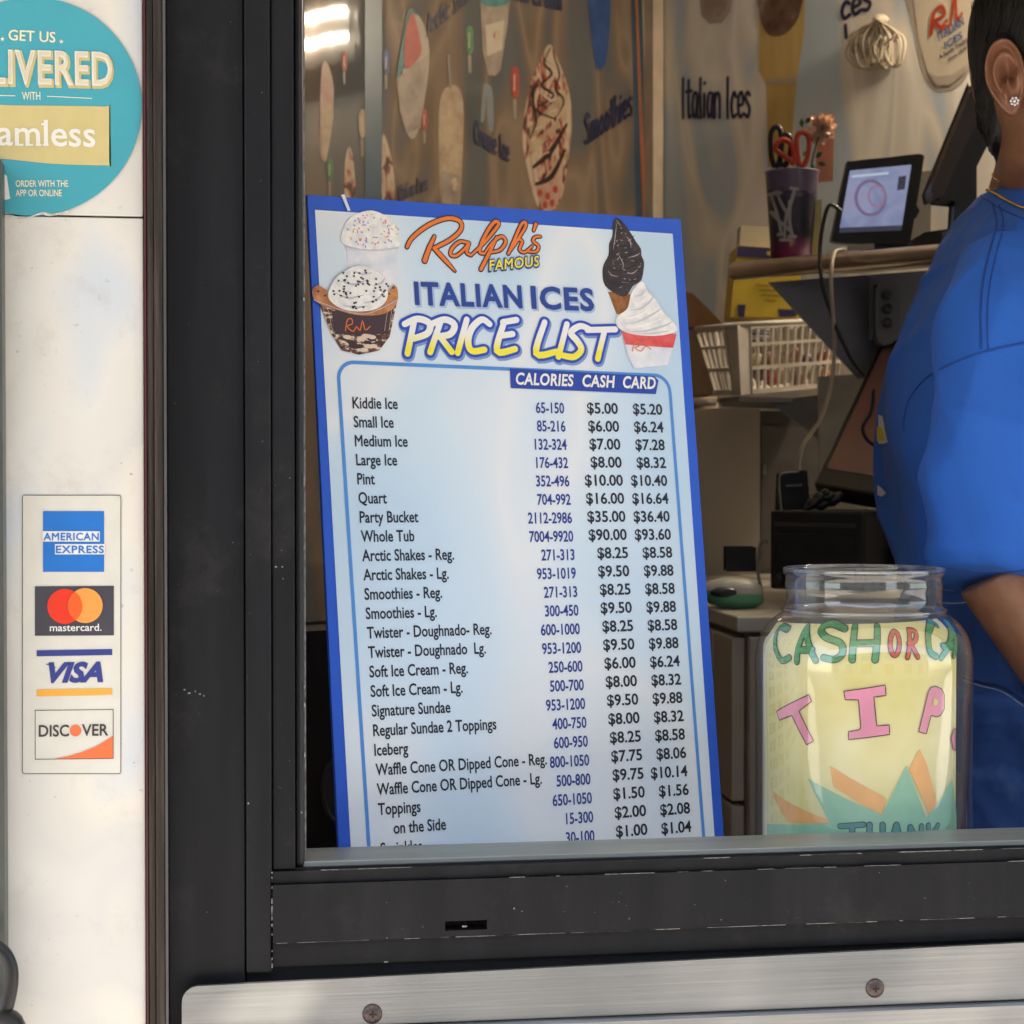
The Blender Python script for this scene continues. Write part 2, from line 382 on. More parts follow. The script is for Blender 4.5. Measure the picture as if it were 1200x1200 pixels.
MB().box((X_OP-.0007, .004, Z_LED+.002), (X_OP+.0003, .047, 2.3)).build('seal_edge', mat('scuffed_seal', (.16,.16,.17), .5, var=.6, scale=200), wf)
# ledge and rails
z_a = zw(358, 1010)
MB().box((X_OP-.002, .001, z_a-.012), (XR, .047, z_a)).build('ledge', mat('sill_aluminium', (.25,.275,.265), .42, .25, .12, 60, bump=.1, bscale=300, sc=(.1,1,1)), wf, bevel=.0006)
MB().box((X_J3, -.0015, Z_R1+.0012), (XR, .043, z_a-.0125)).build('track_gap', M['frame_dark'], wf)
slx0, slx1 = xw(519), xw(568); slz0, slz1 = zw(543, 1086), zw(543, 1075)
zstep = zw(326, 1033)
b = MB(); yf = -.010
b.box((X_J2, -.0068, zstep), (XR, .043, Z_R1)); b.box((X_J2, yf, slz1), (XR, .043, zstep-.0003)); b.box((X_J2, yf, slz0), (slx0, .043, slz1)); b.box((slx1, yf, slz0), (XR, .043, slz1)); b.box((X_J2, yf, Z_R2), (XR, .043, slz0))
b.build('rail', M['frame'], wf)
MB().box((slx0, .004, slz0), (slx1, .02, slz1)).build('weep_slot', mat('slot_dirt', (.06,.045,.035), .9, var=.5, scale=300), wf)
MB().box((X_J2, -.004, Z_R3), (XR, .043, Z_R2-.0008)).build('lower_rail', M['frame'], wf)
# chipped bright edges: thin broken slivers along the arrises
b = MB(); random.seed(3)
def chips(x0, x1, z, y, n, th=.0004, lo=.002, hi=.03):
    for _ in range(n):
        x = random.uniform(x0, x1); l = random.uniform(lo, hi); t = th*random.uniform(.4, 1.2)
        b.box((x, y-.0003, z-t), (min(x+l, x1), y+.0004, z+t*.3))
chips(X_OP, XR, z_a-.0123, -.0003, 14, .00025); chips(X_J3-.01, XR, Z_R1+.0003, -.0070, 34, .00028, .004, .05)
chips(X_J2, XR, zstep, yf, 22, .0002, .002, .03); chips(X_J2, XR, Z_R2, yf, 60, .00028, .004, .06)
for _ in range(26):
    z = random.uniform(Z_R3, Z_R1); l = random.uniform(.001, .006); b.box((X_J2-.0009, -.0086, z), (X_J2-.0001, -.0076, z+l))
for _ in range(10):
    z = random.uniform(Z_LED, 1.5); l = random.uniform(.0006, .003); b.box((X_OP-.0012, -.0014, z), (X_OP-.0004, -.0004, z+l))
for (px, py, sx) in ((215,808,3),(220,812,4),(228,810,2),(233,813,3),(238,815,2),(290,940,2),(322,664,3),(330,664,2),(450,1127,6),(540,1083,7),(600,1062,2),(352,950,2)):
    p = PY(px, py, -.004); y = -.0083 if px > 287 and px < 318 else (-.0048 if px < 345 else -.0105)
    if py > 1100: y = -.0045
    b.box((p.x, y, p.z-.0006), (p.x+sx*.00045, y+.0004, p.z+.0004))
b.build('paint_chips', M['chip'], wf, kind='stuff')
MB().box((X_J1+.0005, .001, Z_R3-.012), (XR, .04, Z_R3-.0006)).build('shadow_gap', M['frame_dark'], wf)
# far side of the frame (out of view): right jamb, head
MB().box((XR, -.008, .9), (XR+.09, .05, 2.3)).build('jamb', M['frame'], wf)
MB().box((X_J3+.0006, -.0075, ZT), (XR-.0002, .044, ZT+.08)).build('head_rail', M['frame'], wf)
# brushed steel plate under the window
pn = Surf((0, -.014, 0), (1,0,0), (0,0,1))
tl, tr = pn.hit(213, 1156), pn.hit(1200, 1104); sl_ = (tr[1]-tl[1])/(tr[0]-tl[0])
fold = pn.hit(740, 1188); fold2 = pn.hit(1200, 1170)
x0, zt0 = tl; x1 = XR+.12; zt1 = zt0+sl_*(x1-x0); f0 = fold[1]+(x0-fold[0])*(fold2[1]-fold[1])/(fold2[0]-fold[0]); f1 = f0+(x1-x0)*(fold2[1]-fold[1])/(fold2[0]-fold[0])
pl = thing('steel_plate', (.35, -.014, .7), 'brushed stainless steel plate screwed below the black window rails', 'metal plate')
b = MB(); cr = .010
arc = [(x0+cr-cr*math.cos(R(t)), zt0-cr+cr*math.sin(R(t))+.0002) for t in range(0, 91, 15)]
out = arc+[(x1, zt1), (x1, f1), (x0, f0)]; n = len(out)
b.add([(p[0], -.016, p[1]) for p in out]+[(p[0], -.0125, p[1]) for p in out], [tuple(range(n))[::-1], tuple(range(n, 2*n))]+[(i, (i+1) % n, (i+1) % n+n, i+n) for i in range(n)])
b.build('face', M['plate'], pl)
b = MB(); b.hexa([(x0,-.0155,.6),(x1,-.0155,.6),(x1,-.012,.6),(x0,-.012,.6),(x0,-.0235,f0-.002),(x1,-.0235,f1-.002),(x1,-.012,f1-.0006),(x0,-.012,f0-.0006)])
b.build('lower_skirt', M['plate'], pl)
for px, py in ((436, 1187), (1024, 1157)):
    c = pn.hit(px, py); b = MB(); n = 28
    prof = [(.0064, 0), (.0064, .0006), (.0055, .0015), (.0028, .0021)]
    rings = [[Vector((c[0]+r*math.cos(6.28318*k/n), -.016-h, c[1]+r*math.sin(6.28318*k/n))) for k in range(n)] for r, h in prof]
    b.loft(rings); o = b.build('screw', M['screw'], pl)
    b = MB(); b.box((c[0]-.0024, -.0184, c[1]-.0005), (c[0]+.0024, -.0178, c[1]+.0005)); b.box((c[0]-.0005, -.01843, c[1]-.0024), (c[0]+.0005, -.0179, c[1]+.0024)); b.build('cross_recess', M['frame_dark'], o)

# wall of the stand round the window (out of view) and lower front
b = MB(); b.box((-1.6, .031, .0), (X_TR0, .08, 2.6)); b.box((X_TR0, .052, .0), (X_OP-.004, .08, 2.6)); b.box((X_OP-.004, .046, 0), (XR+.02, .08, 1.02)); b.box((X_OP-.004, .052, ZT+.02), (XR+.02, .08, 2.6)); b.box((XR+.02, .052, 0), (2.6, .08, 2.6))
struct(b, 'front_wall', mat('inside_front_wall', (.35,.33,.3), .7))
b = MB(); b.box((X_TR0, -.004+.0005, .05), (XR+.09, .044, .9-.3)); struct(b, 'lower_front', M['frame'])
b = MB(); b.box((XR+.0902, -.01, .05), (2.6, .03, 2.6)); b.box((X_J1+.0005, -.003, ZT+.09), (XR+.09, .04, 2.6)); struct(b, 'upper_front', M['panel'])

# interior: two printed walls meeting in a corner
DC = 3.2
cor = Q(767, 555, DC); cor.z = 0
def hdir(deg): a = YAW+R(deg); return Vector((math.sin(a), math.cos(a), 0))   # degrees right of the view direction
dL = -hdir(42); dR = -hdir(-48)                   # from the corner towards the viewer
LW = Surf(cor, -dL, (0,0,1)); RW = Surf(cor, dR, (0,0,1))
tL = (cor.y-.08)/(-dL.y); tR = (cor.y-.08)/(-dR.y)
ZF, ZC = .18, 2.5
def wallbox(surf, a0, a1, name, m, th=.05):
    b = MB(); q = [surf.pt((a0, ZF-.18)), surf.pt((a1, ZF-.18)), surf.pt((a1, ZF-.18), -th), surf.pt((a0, ZF-.18), -th)]
    up = Vector((0, 0, ZC+.1)); b.hexa(q+[p+up for p in q]); struct(b, name, m)
wallbox(LW, -tL, 0, 'side_wall', M['wall_left']); wallbox(RW, 0, tR, 'rear_wall', M['wall_rear'])
eL = LW.pt((-tL, 0)); eR = RW.pt((tR, 0))
b = MB(); b.add([eL+Vector((0,0,ZF)), eR+Vector((0,0,ZF)), cor+Vector((0,0,ZF))], [(0,1,2)]); struct(b, 'floor', mat('rubber_floor', (.12,.11,.10), .6))
b = MB(); b.box((-2.2, -.0, ZC), (2.8, 2.6, ZC+.08)); struct(b, 'ceiling', mat('ceiling_panel', (.6,.57,.52), .7))
# corner trim post
b = MB(); b.prism(RW, [(757,-60),(779,-60),(779,760),(757,760)], .004, .03); struct(b, 'corner_trim', mat('cream_trim', (.62,.52,.40), .45))
# unseen awning added to shade the front, slit to shape a sun patch
aw = thing('awning', (.3, -.6, 2.3), 'unseen pale canvas awning added above the serving window to shade it', 'awning')
AWN = [(-1.7, -.02, 2.62), (2.7, -.02, 2.62), (2.7, -1.15, 2.28), (-1.7, -1.15, 2.28)]
an = (Vector(AWN[1])-Vector(AWN[0])).cross(Vector(AWN[3])-Vector(AWN[0])).normalized()
def toawn(px, py):                                # a slit in the canvas lets one sun patch fall on the plate
    p = PY(px, py, -.016); t = (Vector(AWN[0])-p).dot(an)/SUND.dot(an); return p+SUND*t
hol = [toawn(*p) for p in ((237,1206),(345,1206),(380,1149),(290,1153))]; hol.sort(key=lambda p: p.y)
lo2, hi2 = sorted(hol[:2], key=lambda p: p.x), sorted(hol[2:], key=lambda p: p.x); I_ = [hi2[0], hi2[1], lo2[1], lo2[0]]
b = MB(); b.add([Vector(v) for v in AWN]+I_, [(0,1,5,4),(1,2,6,5),(2,3,7,6),(3,0,4,7)]); b.build('canvas', mat('awning_canvas', (.7,.66,.58), .8), aw)
b = MB(); b.tube([(-1.7,-1.15,2.275),(2.7,-1.15,2.275)], .014); b.build('front_bar', M['steel'], aw)
# warm ceiling lamp fixture
def warm(name, st, col): 
    m = NT(name); e = m.n('Emission', Strength=st); e.inputs[0].default_value = (*col, 1); m.l(e.outputs[0], m.out.inputs[0]); return m.mat
def ceiling_lamp(p, d, label):
    p = Vector(p); d = Vector(d).normalized(); s = d.cross(Vector((0,0,1)))
    t = thing('ceiling_lamp', p, label, 'ceiling lamp', 'tube lamps on the ceiling of the stand')
    b = MB(); b.obox(p-d*.32-s*.06-Vector((0,0,.03)), d*.64, s*.12, (0,0,.03)); b.build('housing', mat('lamp_housing', (.7,.7,.68), .4), t)
    for k in (-.03, .03):
        b = MB(); b.tube([p-d*.3+s*k-Vector((0,0,.045)), p+d*.3+s*k-Vector((0,0,.045))], .013); b.build('tube', warm('warm_tube', LAMP, (1, .72, .42)), t)
LAMP = 28
# wall lamp high on the rear wall, out of view; seen as two warm glints in the glossy side wall
def refl_hit(px, py):
    r = hray(px, py).normalized(); t = (LW.o-CAM).dot(LW.n)/r.dot(LW.n); p = CAM+r*t; q = r-2*r.dot(LW.n)*LW.n
    t2 = (RW.o-p).dot(RW.n)/q.dot(RW.n); return p+q*t2
p1, p2, p3 = refl_hit(424, 18), refl_hit(335, 18), refl_hit(424, 48)
q1, q2, q3 = [(v-RW.o) for v in (p1, p2, p3)]
a1, a2 = sorted((q1.dot(RW.a), q2.dot(RW.a))); zt_, zl_ = q1.z, q3.z
lp = thing('wall_lamp', RW.pt(((a1+a2)/2, zl_-.05)), 'twin warm tube lamp high on the printed wall inside the stand', 'lamp')
b = MB(); o = RW.pt((a1-.02, zl_-.04), .002); b.obox(o, RW.a*(a2-a1+.04), RW.n*.03, Vector((0,0,zt_-zl_+.08))); b.build('back_plate', mat('lamp_housing', (.05,.048,.045), .6), lp)
def emis(name, st, col):
    m = NT(name); e = m.n('Emission', Strength=st); e.inputs[0].default_value = (*col, 1); m.l(e.outputs[0], m.out.inputs[0]); return m.mat
WT = emis('warm_tube', 100, (1, .86, .70))
for z in (zt_, zl_):
    MB().tube([RW.pt((a1, z), .05), RW.pt((a2, z), .05)], .0065).build('tube', WT, lp)

# ================================================================== PRINTS ON THE INSIDE WALLS
CH = (.045,.018,.012); CRM = (.50,.38,.27)
M['p_sundae'] = spot('sundae_print', [(.40, CH), (.46, (.40,.10,.07)), (.51, CRM), (.60, (.56,.44,.32))], 26, .45, sc=(1.6,1.6,.7), dist=1.5)
M['p_shake'] = spot('shake_print', [(.3, (.34,.22,.13)), (.6, (.50,.38,.25))], 40, .45)
M['p_clear'] = spot('cup_print', [(.3, (.24,.18,.15)), (.6, (.38,.31,.25))], 30, .45)
M['p_pink'] = spot('pink_ice_print', [(.3, (.42,.2,.15)), (.7, (.52,.36,.28))], 40, .45)
M['p_teal'] = spot('teal_ice_print', [(.3, (.02,.16,.17)), (.7, (.05,.25,.25))], 60, .45)
M['p_red'] = spot('red_ice_print', [(.3, (.38,.03,.02)), (.7, (.46,.07,.03))], 60, .45)
M['p_blue'] = spot('blue_ice_print', [(.3, (.012,.05,.20)), (.7, (.04,.11,.33))], 30, .45)
M['p_green'] = spot('green_pop_print', [(.3, (.03,.16,.05)), (.7, (.08,.25,.1))], 60, .45)
M['p_stick'] = mat('stick_print', (.28,.23,.19), .45); M['p_navy'] = mat('wall_navy', (.018,.02,.07), .45)
M['p_tealstrip'] = mat('teal_strip', (.045,.10,.15), .35, var=.2, scale=12); M['p_oline'] = mat('orange_line', (.42,.15,.06), .4)
M['p_sky'] = mat('pale_blue_swirl', (.20,.23,.25), .4); M['p_yel'] = spot('cake_cone_print', [(.3, (.48,.32,.10)), (.7, (.60,.44,.18))], 14, .4, sc=(3,3,.6))
M['p_choc'] = spot('choc_swirl_print', [(.4, (.10,.05,.035)), (.55, (.2,.12,.09)), (.62, (.45,.38,.3))], 16, .45)
M['p_cup'] = spot('pale_cup_print', [(.3, (.50,.44,.34)), (.7, (.62,.55,.44))], 8, .4)
M['p_shadow'] = spot('printed_cup_edge', [(.3, (.36,.31,.26)), (.7, (.44,.38,.32))], 8, .45)
H1, H2, H3, H4 = .0004, .0009, .0014, .0019
sp = thing('side_wall_print', LW.pt((-.6, 1.5)), 'brownish vinyl print of ices and shakes covering the left inside wall', 'wall print')
b = MB(); P = lambda pts, h, m: b.poly(LW, pts, h, m)
mats = [M[k] for k in ('p_tealstrip','p_oline','p_sky','p_clear','p_red','p_teal','p_shake','p_sundae','p_pink','p_green','p_stick','p_blue','p_cup','p_shadow')]+[mat('drizzle_brown', (.035,.014,.010), .4)]
b = MB(); P([(427,-60),(447,-60),(447,330),(427,330)], H2, 0); P([(738,-60),(757,-60),(757,330),(747,330)], H1, 0); P([(741,-60),(744,-60),(756,240),(757,330),(753,330),(752,240)], H3, 1)
P([(749,-60),(751,-60),(757,140),(757,170)], H4, 12)
b.build('corner_stripes', mats, sp)
def pict(name, fn):
    global b
    b = MB(); fn(); return b.build('printed_'+name, mats, sp)
def cupA(): # tall ice cup with red and teal ice
    P(smoothpoly([(470,95),(482,25),(493,22),(503,60),(497,118),(488,158),(478,158),(468,120)]), H1, 13)
    P([(464,92),(503,62),(497,110),(492,150),(476,157),(468,130)], H2, 3); P(smoothpoly([(464,92),(472,40),(478,12),(486,18),(480,60)]), H3, 5); P(smoothpoly([(474,80),(474,40),(482,14),(490,40),(492,64)]), H4, 4)
pict('ice_cup', cupA)
def cupB():
    P([(562,-8),(598,-8),(594,30),(586,82),(580,89),(572,88),(565,60)], H2, 3); P(smoothpoly([(562,2),(566,-20),(580,-32),(594,-20),(598,0),(580,8)]), H3, 5)
    P([(568,30),(590,24),(588,58),(570,66)], H3, 12); P(circ(581, 42, 4, 6, 12), H4, 7)
pict('ice_cup', cupB)
def pop(x, y, m, s=1):
    def f():
        P(smoothpoly([(x-3.5*s,y+26*s),(x-4*s,y+6*s),(x,y),(x+4*s,y+6*s),(x+4*s,y+28*s),(x,y+34*s)]), H2, m); P([(x-2*s,y+34*s),(x+2*s,y+35*s),(x+2*s,y+56*s),(x-1*s,y+55*s)], H1, 10)
        P([(x-1.5*s,y+9*s),(x-.3*s,y+8*s),(x-.3*s,y+26*s),(x-1.5*s,y+26*s)], H3, 12)
    pict('popsicle', f)
pop(550, 30, 9); pop(603, 78, 4, 1.1); pop(497, 128, 4, .72); pop(403, 60, 4, .7); pop(386, 185, 9, .8); pop(452, 60, 11, .8); pop(424, 128, 6, 1.0)
def shake():
    P(smoothpoly([(517,240),(514,150),(517,112),(528,100),(538,104),(543,130),(541,200),(536,250)]), H1, 6); P([(526,105),(524,64),(526,64),(529,104)], H2, 10); P([(517,200),(540,206),(538,250),(518,250)], H2, 3); P(circ(532, 216, 4, 8, 12), H3, 7)
pict('milkshake', shake)
def sundae():
    P(smoothpoly([(612,160),(620,104),(632,72),(644,52),(655,74),(666,105),(670,142),(665,190),(658,232),(645,248),(630,242),(619,204)],6), H1, 7)
    P([(627,214),(660,180),(658,225),(650,245),(634,244)], H2, 8); P([(621,186),(664,138),(664,146),(659,172),(646,196),(634,214),(626,214)], H3, 7)
    P([(620,150),(662,104),(664,140),(622,182)], H2, 6)
    for pts, w_, m_ in (([(618,168),(640,150),(664,122)],.007,7),([(624,196),(644,178),(663,146)],.010,14),([(627,216),(646,206),(661,176)],.009,14),([(644,56),(637,74),(646,86),(634,100),(648,112),(628,128),(650,140)],.0042,14),([(648,66),(655,86),(650,104),(660,118),(652,136)],.0036,14),([(630,92),(624,116),(628,140),(620,162)],.004,14),([(634,86),(640,92)],.008,4),([(651,96),(655,104)],.008,4),([(630,126),(634,134)],.008,4),([(655,140),(658,150)],.007,4),([(640,160),(646,166)],.007,4)): b.stroke(LW, pts, [w_*.5,w_,w_*.5], H4, m_, 5)
    for pts in ([(640,70),(648,76)],[(636,112),(644,118),(650,116)],[(642,132),(652,128)],[(626,152),(634,148)],[(630,184),(642,178)]): b.stroke(LW, pts, [.002,.005,.002], H4+H1, 12, 4)
    for x, y in ((632,226),(641,230),(650,222),(646,238),(638,240)): P(circ(x,y,3,4.5,10), H3, 4)
pict('sundae', sundae)
def sund2(): P(smoothpoly([(448,160),(456,175),(462,210),(460,235),(448,235)]), H1, 7)
pict('sundae', sund2)
def pinkc(): P(smoothpoly([(376,90),(380,72),(386,80),(391,110),(385,170),(380,190),(374,170)]), H1, 8); P(smoothpoly([(376,130),(390,126),(384,178),(380,190),(375,160)]), H2, 6)
pict('ice_cone', pinkc)
def cone2(): P(smoothpoly([(404,230),(404,190),(409,172),(414,190),(416,235)]), H1, 7)
pict('ice_cone', cone2)
def smoo(): P([(686,-20),(716,-20),(713,50),(709,76),(704,82),(698,80),(694,55)], H2, 11); P([(697,20),(712,30),(709,60),(700,68)], H3, 11)
pict('smoothie_cup', smoo)
def swirl(): P(smoothpoly([(563,140),(566,104),(570,98),(577,108),(578,150),(572,150),(570,112),(567,140)]), H1, 2)
pict('swirl', swirl)
# hand lettering, stroke by stroke (x 0..w, y 0 baseline, 1 cap height)
G = {
 'I': (.30, [[(.12,1),(.10,.5),(.12,0)]]),
 't': (.42, [[(.22,.95),(.20,.4),(.24,.02),(.36,.05)], [(.04,.66),(.40,.68)]]),
 'a': (.52, [[(.42,.60),(.20,.62),(.08,.32),(.16,.02),(.34,.12),(.42,.58),(.40,.10),(.48,.0)]]),
 'l': (.28, [[(.12,1),(.10,.4),(.16,.0)]]),
 'i': (.26, [[(.12,.6),(.10,.02)], [(.13,.86),(.14,.88)]]),
 'n': (.52, [[(.08,.62),(.08,0)], [(.08,.42),(.24,.62),(.40,.52),(.40,.0)]]),
 'c': (.46, [[(.40,.52),(.24,.64),(.08,.34),(.18,.02),(.42,.08)]]),
 'e': (.50, [[(.10,.30),(.42,.36),(.34,.62),(.16,.58),(.08,.28),(.20,.02),(.44,.10)]]),
 's': (.44, [[(.38,.56),(.22,.64),(.10,.48),(.36,.24),(.26,.02),(.06,.08)]]),
 'S': (.56, [[(.48,.86),(.28,1),(.10,.78),(.30,.52),(.46,.26),(.28,.0),(.06,.12)]]),
 'm': (.74, [[(.08,.62),(.08,0)], [(.08,.42),(.22,.62),(.34,.50),(.34,0)], [(.34,.42),(.50,.62),(.62,.48),(.62,0)]]),
 'o': (.50, [[(.26,.62),(.08,.34),(.18,.02),(.38,.12),(.42,.44),(.28,.62)]]),
 'h': (.52, [[(.10,1),(.08,0)], [(.08,.36),(.24,.60),(.40,.48),(.42,.0)]]),
 'C': (.62, [[(.54,.84),(.34,1),(.10,.70),(.10,.24),(.30,.0),(.56,.16)]]),
 'r': (.42, [[(.08,.62),(.08,0)], [(.08,.40),(.20,.60),(.38,.58)]]),
 'A': (.66, [[(.04,0),(.32,1),(.58,0)], [(.14,.38),(.50,.40)]]),
 'k': (.48, [[(.10,1),(.08,0)], [(.38,.62),(.10,.30),(.42,.0)]]),
 'g': (.50, [[(.40,.58),(.20,.62),(.08,.34),(.20,.08),(.40,.4),(.40,-.22),(.20,-.36),(.06,-.26)]]),
 ' ': (.34, []), }
def hand(surf, txt, p0, p1, cap, wd, h, m, b):
    a = Vector(surf.hit(*p0)); c = Vector(surf.hit(*p1)); up = Vector(surf.hit(p0[0], p0[1]-cap))-a; W = sum(G[k][0] for k in txt); d = (c-a)/W; x = 0
    for k in txt:
        for s in G[k][1]: b.stroke(surf, [a+d*(x+q[0])+up*q[1] for q in s], wd, h, m, 5, ab=True)
        x += G[k][0]
for txt, p0, p1, cap, wd in (('Creme Ice', (555,166), (596,190), 26, .0036), ('Smoothies', (684,170), (740,134), 34, .0052), ('Arctic Shake', (500,42), (553,-2), 24, .0026), ('Ice Cream', (603,0), (658,12), 20, .0046), ('Italian Ices', (466,236), (500,222), 18, .0024)):
    b = MB(); hand(LW, txt, p0, p1, cap, wd, H4, 0, b); b.build('lettering', M['p_navy'], sp)
rp = thing('rear_wall_print', RW.pt((.5, 1.5)), 'cream and grey vinyl print with hand lettering covering the right inside wall', 'wall print')
mats2 = [M[k] for k in ('p_yel','p_choc','p_cup','p_shadow','p_clear','p_red','p_blue','p_navy','p_sky')]
def pict2(name, fn):
    global b
    b = MB(); fn(lambda pts, h, m: b.poly(RW, pts, h, m)); return b.build('printed_'+name, mats2, rp)
pict2('cup', lambda P: (P([(817,-30),(862,-30),(856,14),(846,27),(832,28),(822,18)], H1, 3), P([(822,-30),(857,-30),(851,12),(842,20),(833,20),(826,12)], H2, 4)))
def cakecone(P):
    P([(889,-30),(944,-30),(943,36),(934,94),(925,196),(900,196),(898,100),(890,84)], H1, 0); P(smoothpoly([(890,-30),(943,-30),(940,6),(932,28),(916,42),(898,38),(889,10)]), H2, 1); P([(897,92),(934,92),(932,98),(899,98)], H2, 3)
pict2('cake_cone', cakecone)
def bigcup(P):
    P(smoothpoly([(1062,-40),(1158,-40),(1147,40),(1136,84),(1118,104),(1096,106),(1082,86),(1072,40)],4), H1, 3)
    P([(1066,-40),(1154,-40),(1143,50),(1132,84),(1114,100),(1098,100),(1087,84),(1076,40)], H2, 2)
    P([(1087,84),(1098,90),(1116,88),(1133,76),(1132,84),(1114,100),(1098,100)], H3, 3)
pict2('big_cup', bigcup)
b = MB(); hand(RW, 'Italian Ices', (799,138), (880,138), 46, .0052, H2, 0, b); b.build('lettering', M['p_navy'], rp)
b = MB(); hand(RW, 'ces', (985,24), (1022,10), 30, .0062, H2, 0, b); b.stroke(RW, [(991,30),(992,44)], .006, H2); b.build('lettering', M['p_navy'], rp)
b = MB(); text(b, RW, 'ITALIAN', (1101,48), (1132,28), 10, H4, 0, .02, .2); text(b, RW, 'ICES', (1108,58), (1130,44), 8, H4, 0, .02, .2)
text(b, RW, 'A Family Tradition', (1102,70), (1139,46), 5, H4, 1, .02, .2); text(b, RW, 'since 1928', (1112,72), (1134,58), 4, H4, 1, .02, .2)
b.stroke(RW, [(1092,40),(1095,16),(1104,8),(1107,18),(1096,26),(1106,34)], .006, H4, 2); b.stroke(RW, [(1110,24),(1106,30),(1114,30),(1116,18),(1120,-6),(1122,22),(1128,16)], .004, H4, 2)
b.build('cup_lettering', [M['p_blue'], M['p_navy'], M['p_red']], rp)
b = MB()
for pts in ([(960,60),(975,110),(980,170),(1000,215)], [(1020,120),(1040,160),(1075,185),(1100,190)], [(845,190),(836,230),(805,250)], [(985,130),(990,180),(1015,215)]):
    b.stroke(RW, pts, [.004,.05,.004], H1, 0, 8)
pass
b = MB()
b.stroke(LW, [(650,40),(668,120),(700,200),(722,250)], [.004,.016,.004], H1*.5, 0, 8); b.stroke(LW, [(540,10),(552,60),(540,110),(520,150)], [.005,.016,.004], H1*.5, 0, 8); b.stroke(LW, [(600,120),(612,170),(600,240)], [.005,.014,.004], H1*.5, 0, 8)
pass

# ================================================================== STICKERS ON THE WHITE PANEL
FP = Surf((0, -.0121, 0), (1,0,0), (0,0,1))
h1, h2, h3, h4, h5 = .0003, .0006, .0009, .0012, .0015
st = thing('delivery_sticker', FP.pt(FP.hit(38,253)), 'round teal delivery sticker with cream lettering on the white panel', 'sticker')
b = MB(); b.prism(FP, [p for p in circ(38,125,128,128,96) if p[1] < 253]+[], .0001, h1); b.build('disc', M['teal'], st)
b = MB(); b.stroke(FP, [(-20,254),(10,253),(22,256),(36,254),(50,250),(60,252),(84,247)], [.0004,.0016,.0006,.002,.0005], h2, 0, 6); b.build('torn_edge', mat('torn_paper', (.6,.58,.54), .8, var=.3, scale=400), st)
b = MB(); text(b, FP, 'GET US', (10,47), (65,50), 12, h2, 0, .012); text(b, FP, 'WITH', (26,117), (47.5,117), 9, h2, 0, .008)
b.poly(FP, [(55,112.5),(108,115),(108,116),(55,113.5)], h2); b.poly(FP, [(-20,111),(18,112),(18,113),(-20,112)], h2)
for cx, cy in ((3,46),(72,49)):
    b.poly(FP, [(cx+(3 if i % 2 == 0 else 1.2)*math.sin(i*.6283), cy-(3 if i % 2 == 0 else 1.2)*math.cos(i*.6283)) for i in range(10)], h2)
text(b, FP, 'ORDER WITH THE', (18.5,219), (80,219), 7.5, h2, 0, .008); text(b, FP, 'APP OR ONLINE', (18.5,230), (72.5,230), 7.5, h2, 0, .008)
b.build('small_lettering', M['cream_ink'], st)
b = MB(); text(b, FP, 'DELIVERED', (-57,98), (134,102), 38, h2, 0, .05, spacing=1.1); b.build('lettering_shadow', M['gold'], st)
b = MB(); text(b, FP, 'DELIVERED', (-59,96), (132,100), 38, h3, 0, .022, spacing=1.1); o = b.build('headline_lettering', M['white_ink'], st)
b = MB(); text(b, FP, 'DELIVERED', (-59,96), (132,100), 38, h4, 0, -.012, spacing=1.1); o = b.build('lettering_inline', mat('inline_sand', srgb(222,212,180)), st)
b = MB(); b.poly(FP, smoothpoly([(-60,118),(0,123),(60,124),(122,125),(128,128),(128,190),(124,194),(60,192),(0,186),(-60,183)],4), h2); b.build('gold_banner', M['gold'], st)
# slab serif word, drawn with serifs
b = MB(); text(b, FP, 'seamless', (-40,169.5), (112,172), 30, h3, 0, .012)
for x in (23.5,35,46,53): b.poly(FP, [(x-4,168.8),(x+4,168.9),(x+4,171.4),(x-4,171.3)], h4)
b.poly(FP, [(48.5,144.8),(53,144.8),(53,147.2),(48.5,147.2)], h4); b.poly(FP, [(19,153.8),(23.5,153.8),(23.5,156.2),(19,156.2)], h4)
b.build('banner_lettering', M['white_ink'], st)
b = MB(); b.poly(FP, [(3,203),(8,206),(12,233),(4,235),(-4,235),(-4,203)], h2); b.build('phone_drawing', M['white_ink'], st)

cs = thing('card_decal', FP.pt(FP.hit(84,907)), 'tall clear decal of four payment card logos on the white panel', 'decal')
MB().prism(FP, rrect(26,580,142,907,3), .0001, .00025).build('backing', M['decal_paper'], cs)
b = MB(); q = rrect(26,580,142,907,3); q2 = rrect(26.8,580.8,141.2,906.2,2.4); n = len(q)
b.add([FP.pt(FP.hit(*p), .0004) for p in q]+[FP.pt(FP.hit(*p), .0004) for p in q2], [(i, (i+1) % n, (i+1) % n+n, i+n) for i in range(n)]); b.build('outline', M['grey_ink'], cs)
b = MB(); b.poly(FP, [(50.5,599),(122,599),(122,670),(50.5,670)], h2, 0)
for s_, x0_, x1_, y_ in (('AMERICAN', 50.5, 116.5, 633), ('EXPRESS', 65, 122.5, 648)): b.poly(FP, [(x0_-.5, y_-10.5), (x1_+.5, y_-10.5), (x1_+.5, y_+1.6), (x0_-.5, y_+1.6)], h3, 1); text(b, FP, s_, (x0_+.6, y_), (x1_-.6, y_), 8.4, h4, 0, .02, spacing=1.08)
o = b.build('blue_card_logo', [M['amex'], M['white_ink']], cs)
b = MB(); b.poly(FP, [(41,687),(133.5,686.5),(133.5,744.5),(41,745)], h2, 0); b.poly(FP, circ(76,710.5,20.5,n=40), h3, 1); b.poly(FP, circ(100,709.5,20.5,n=40), h4, 2)
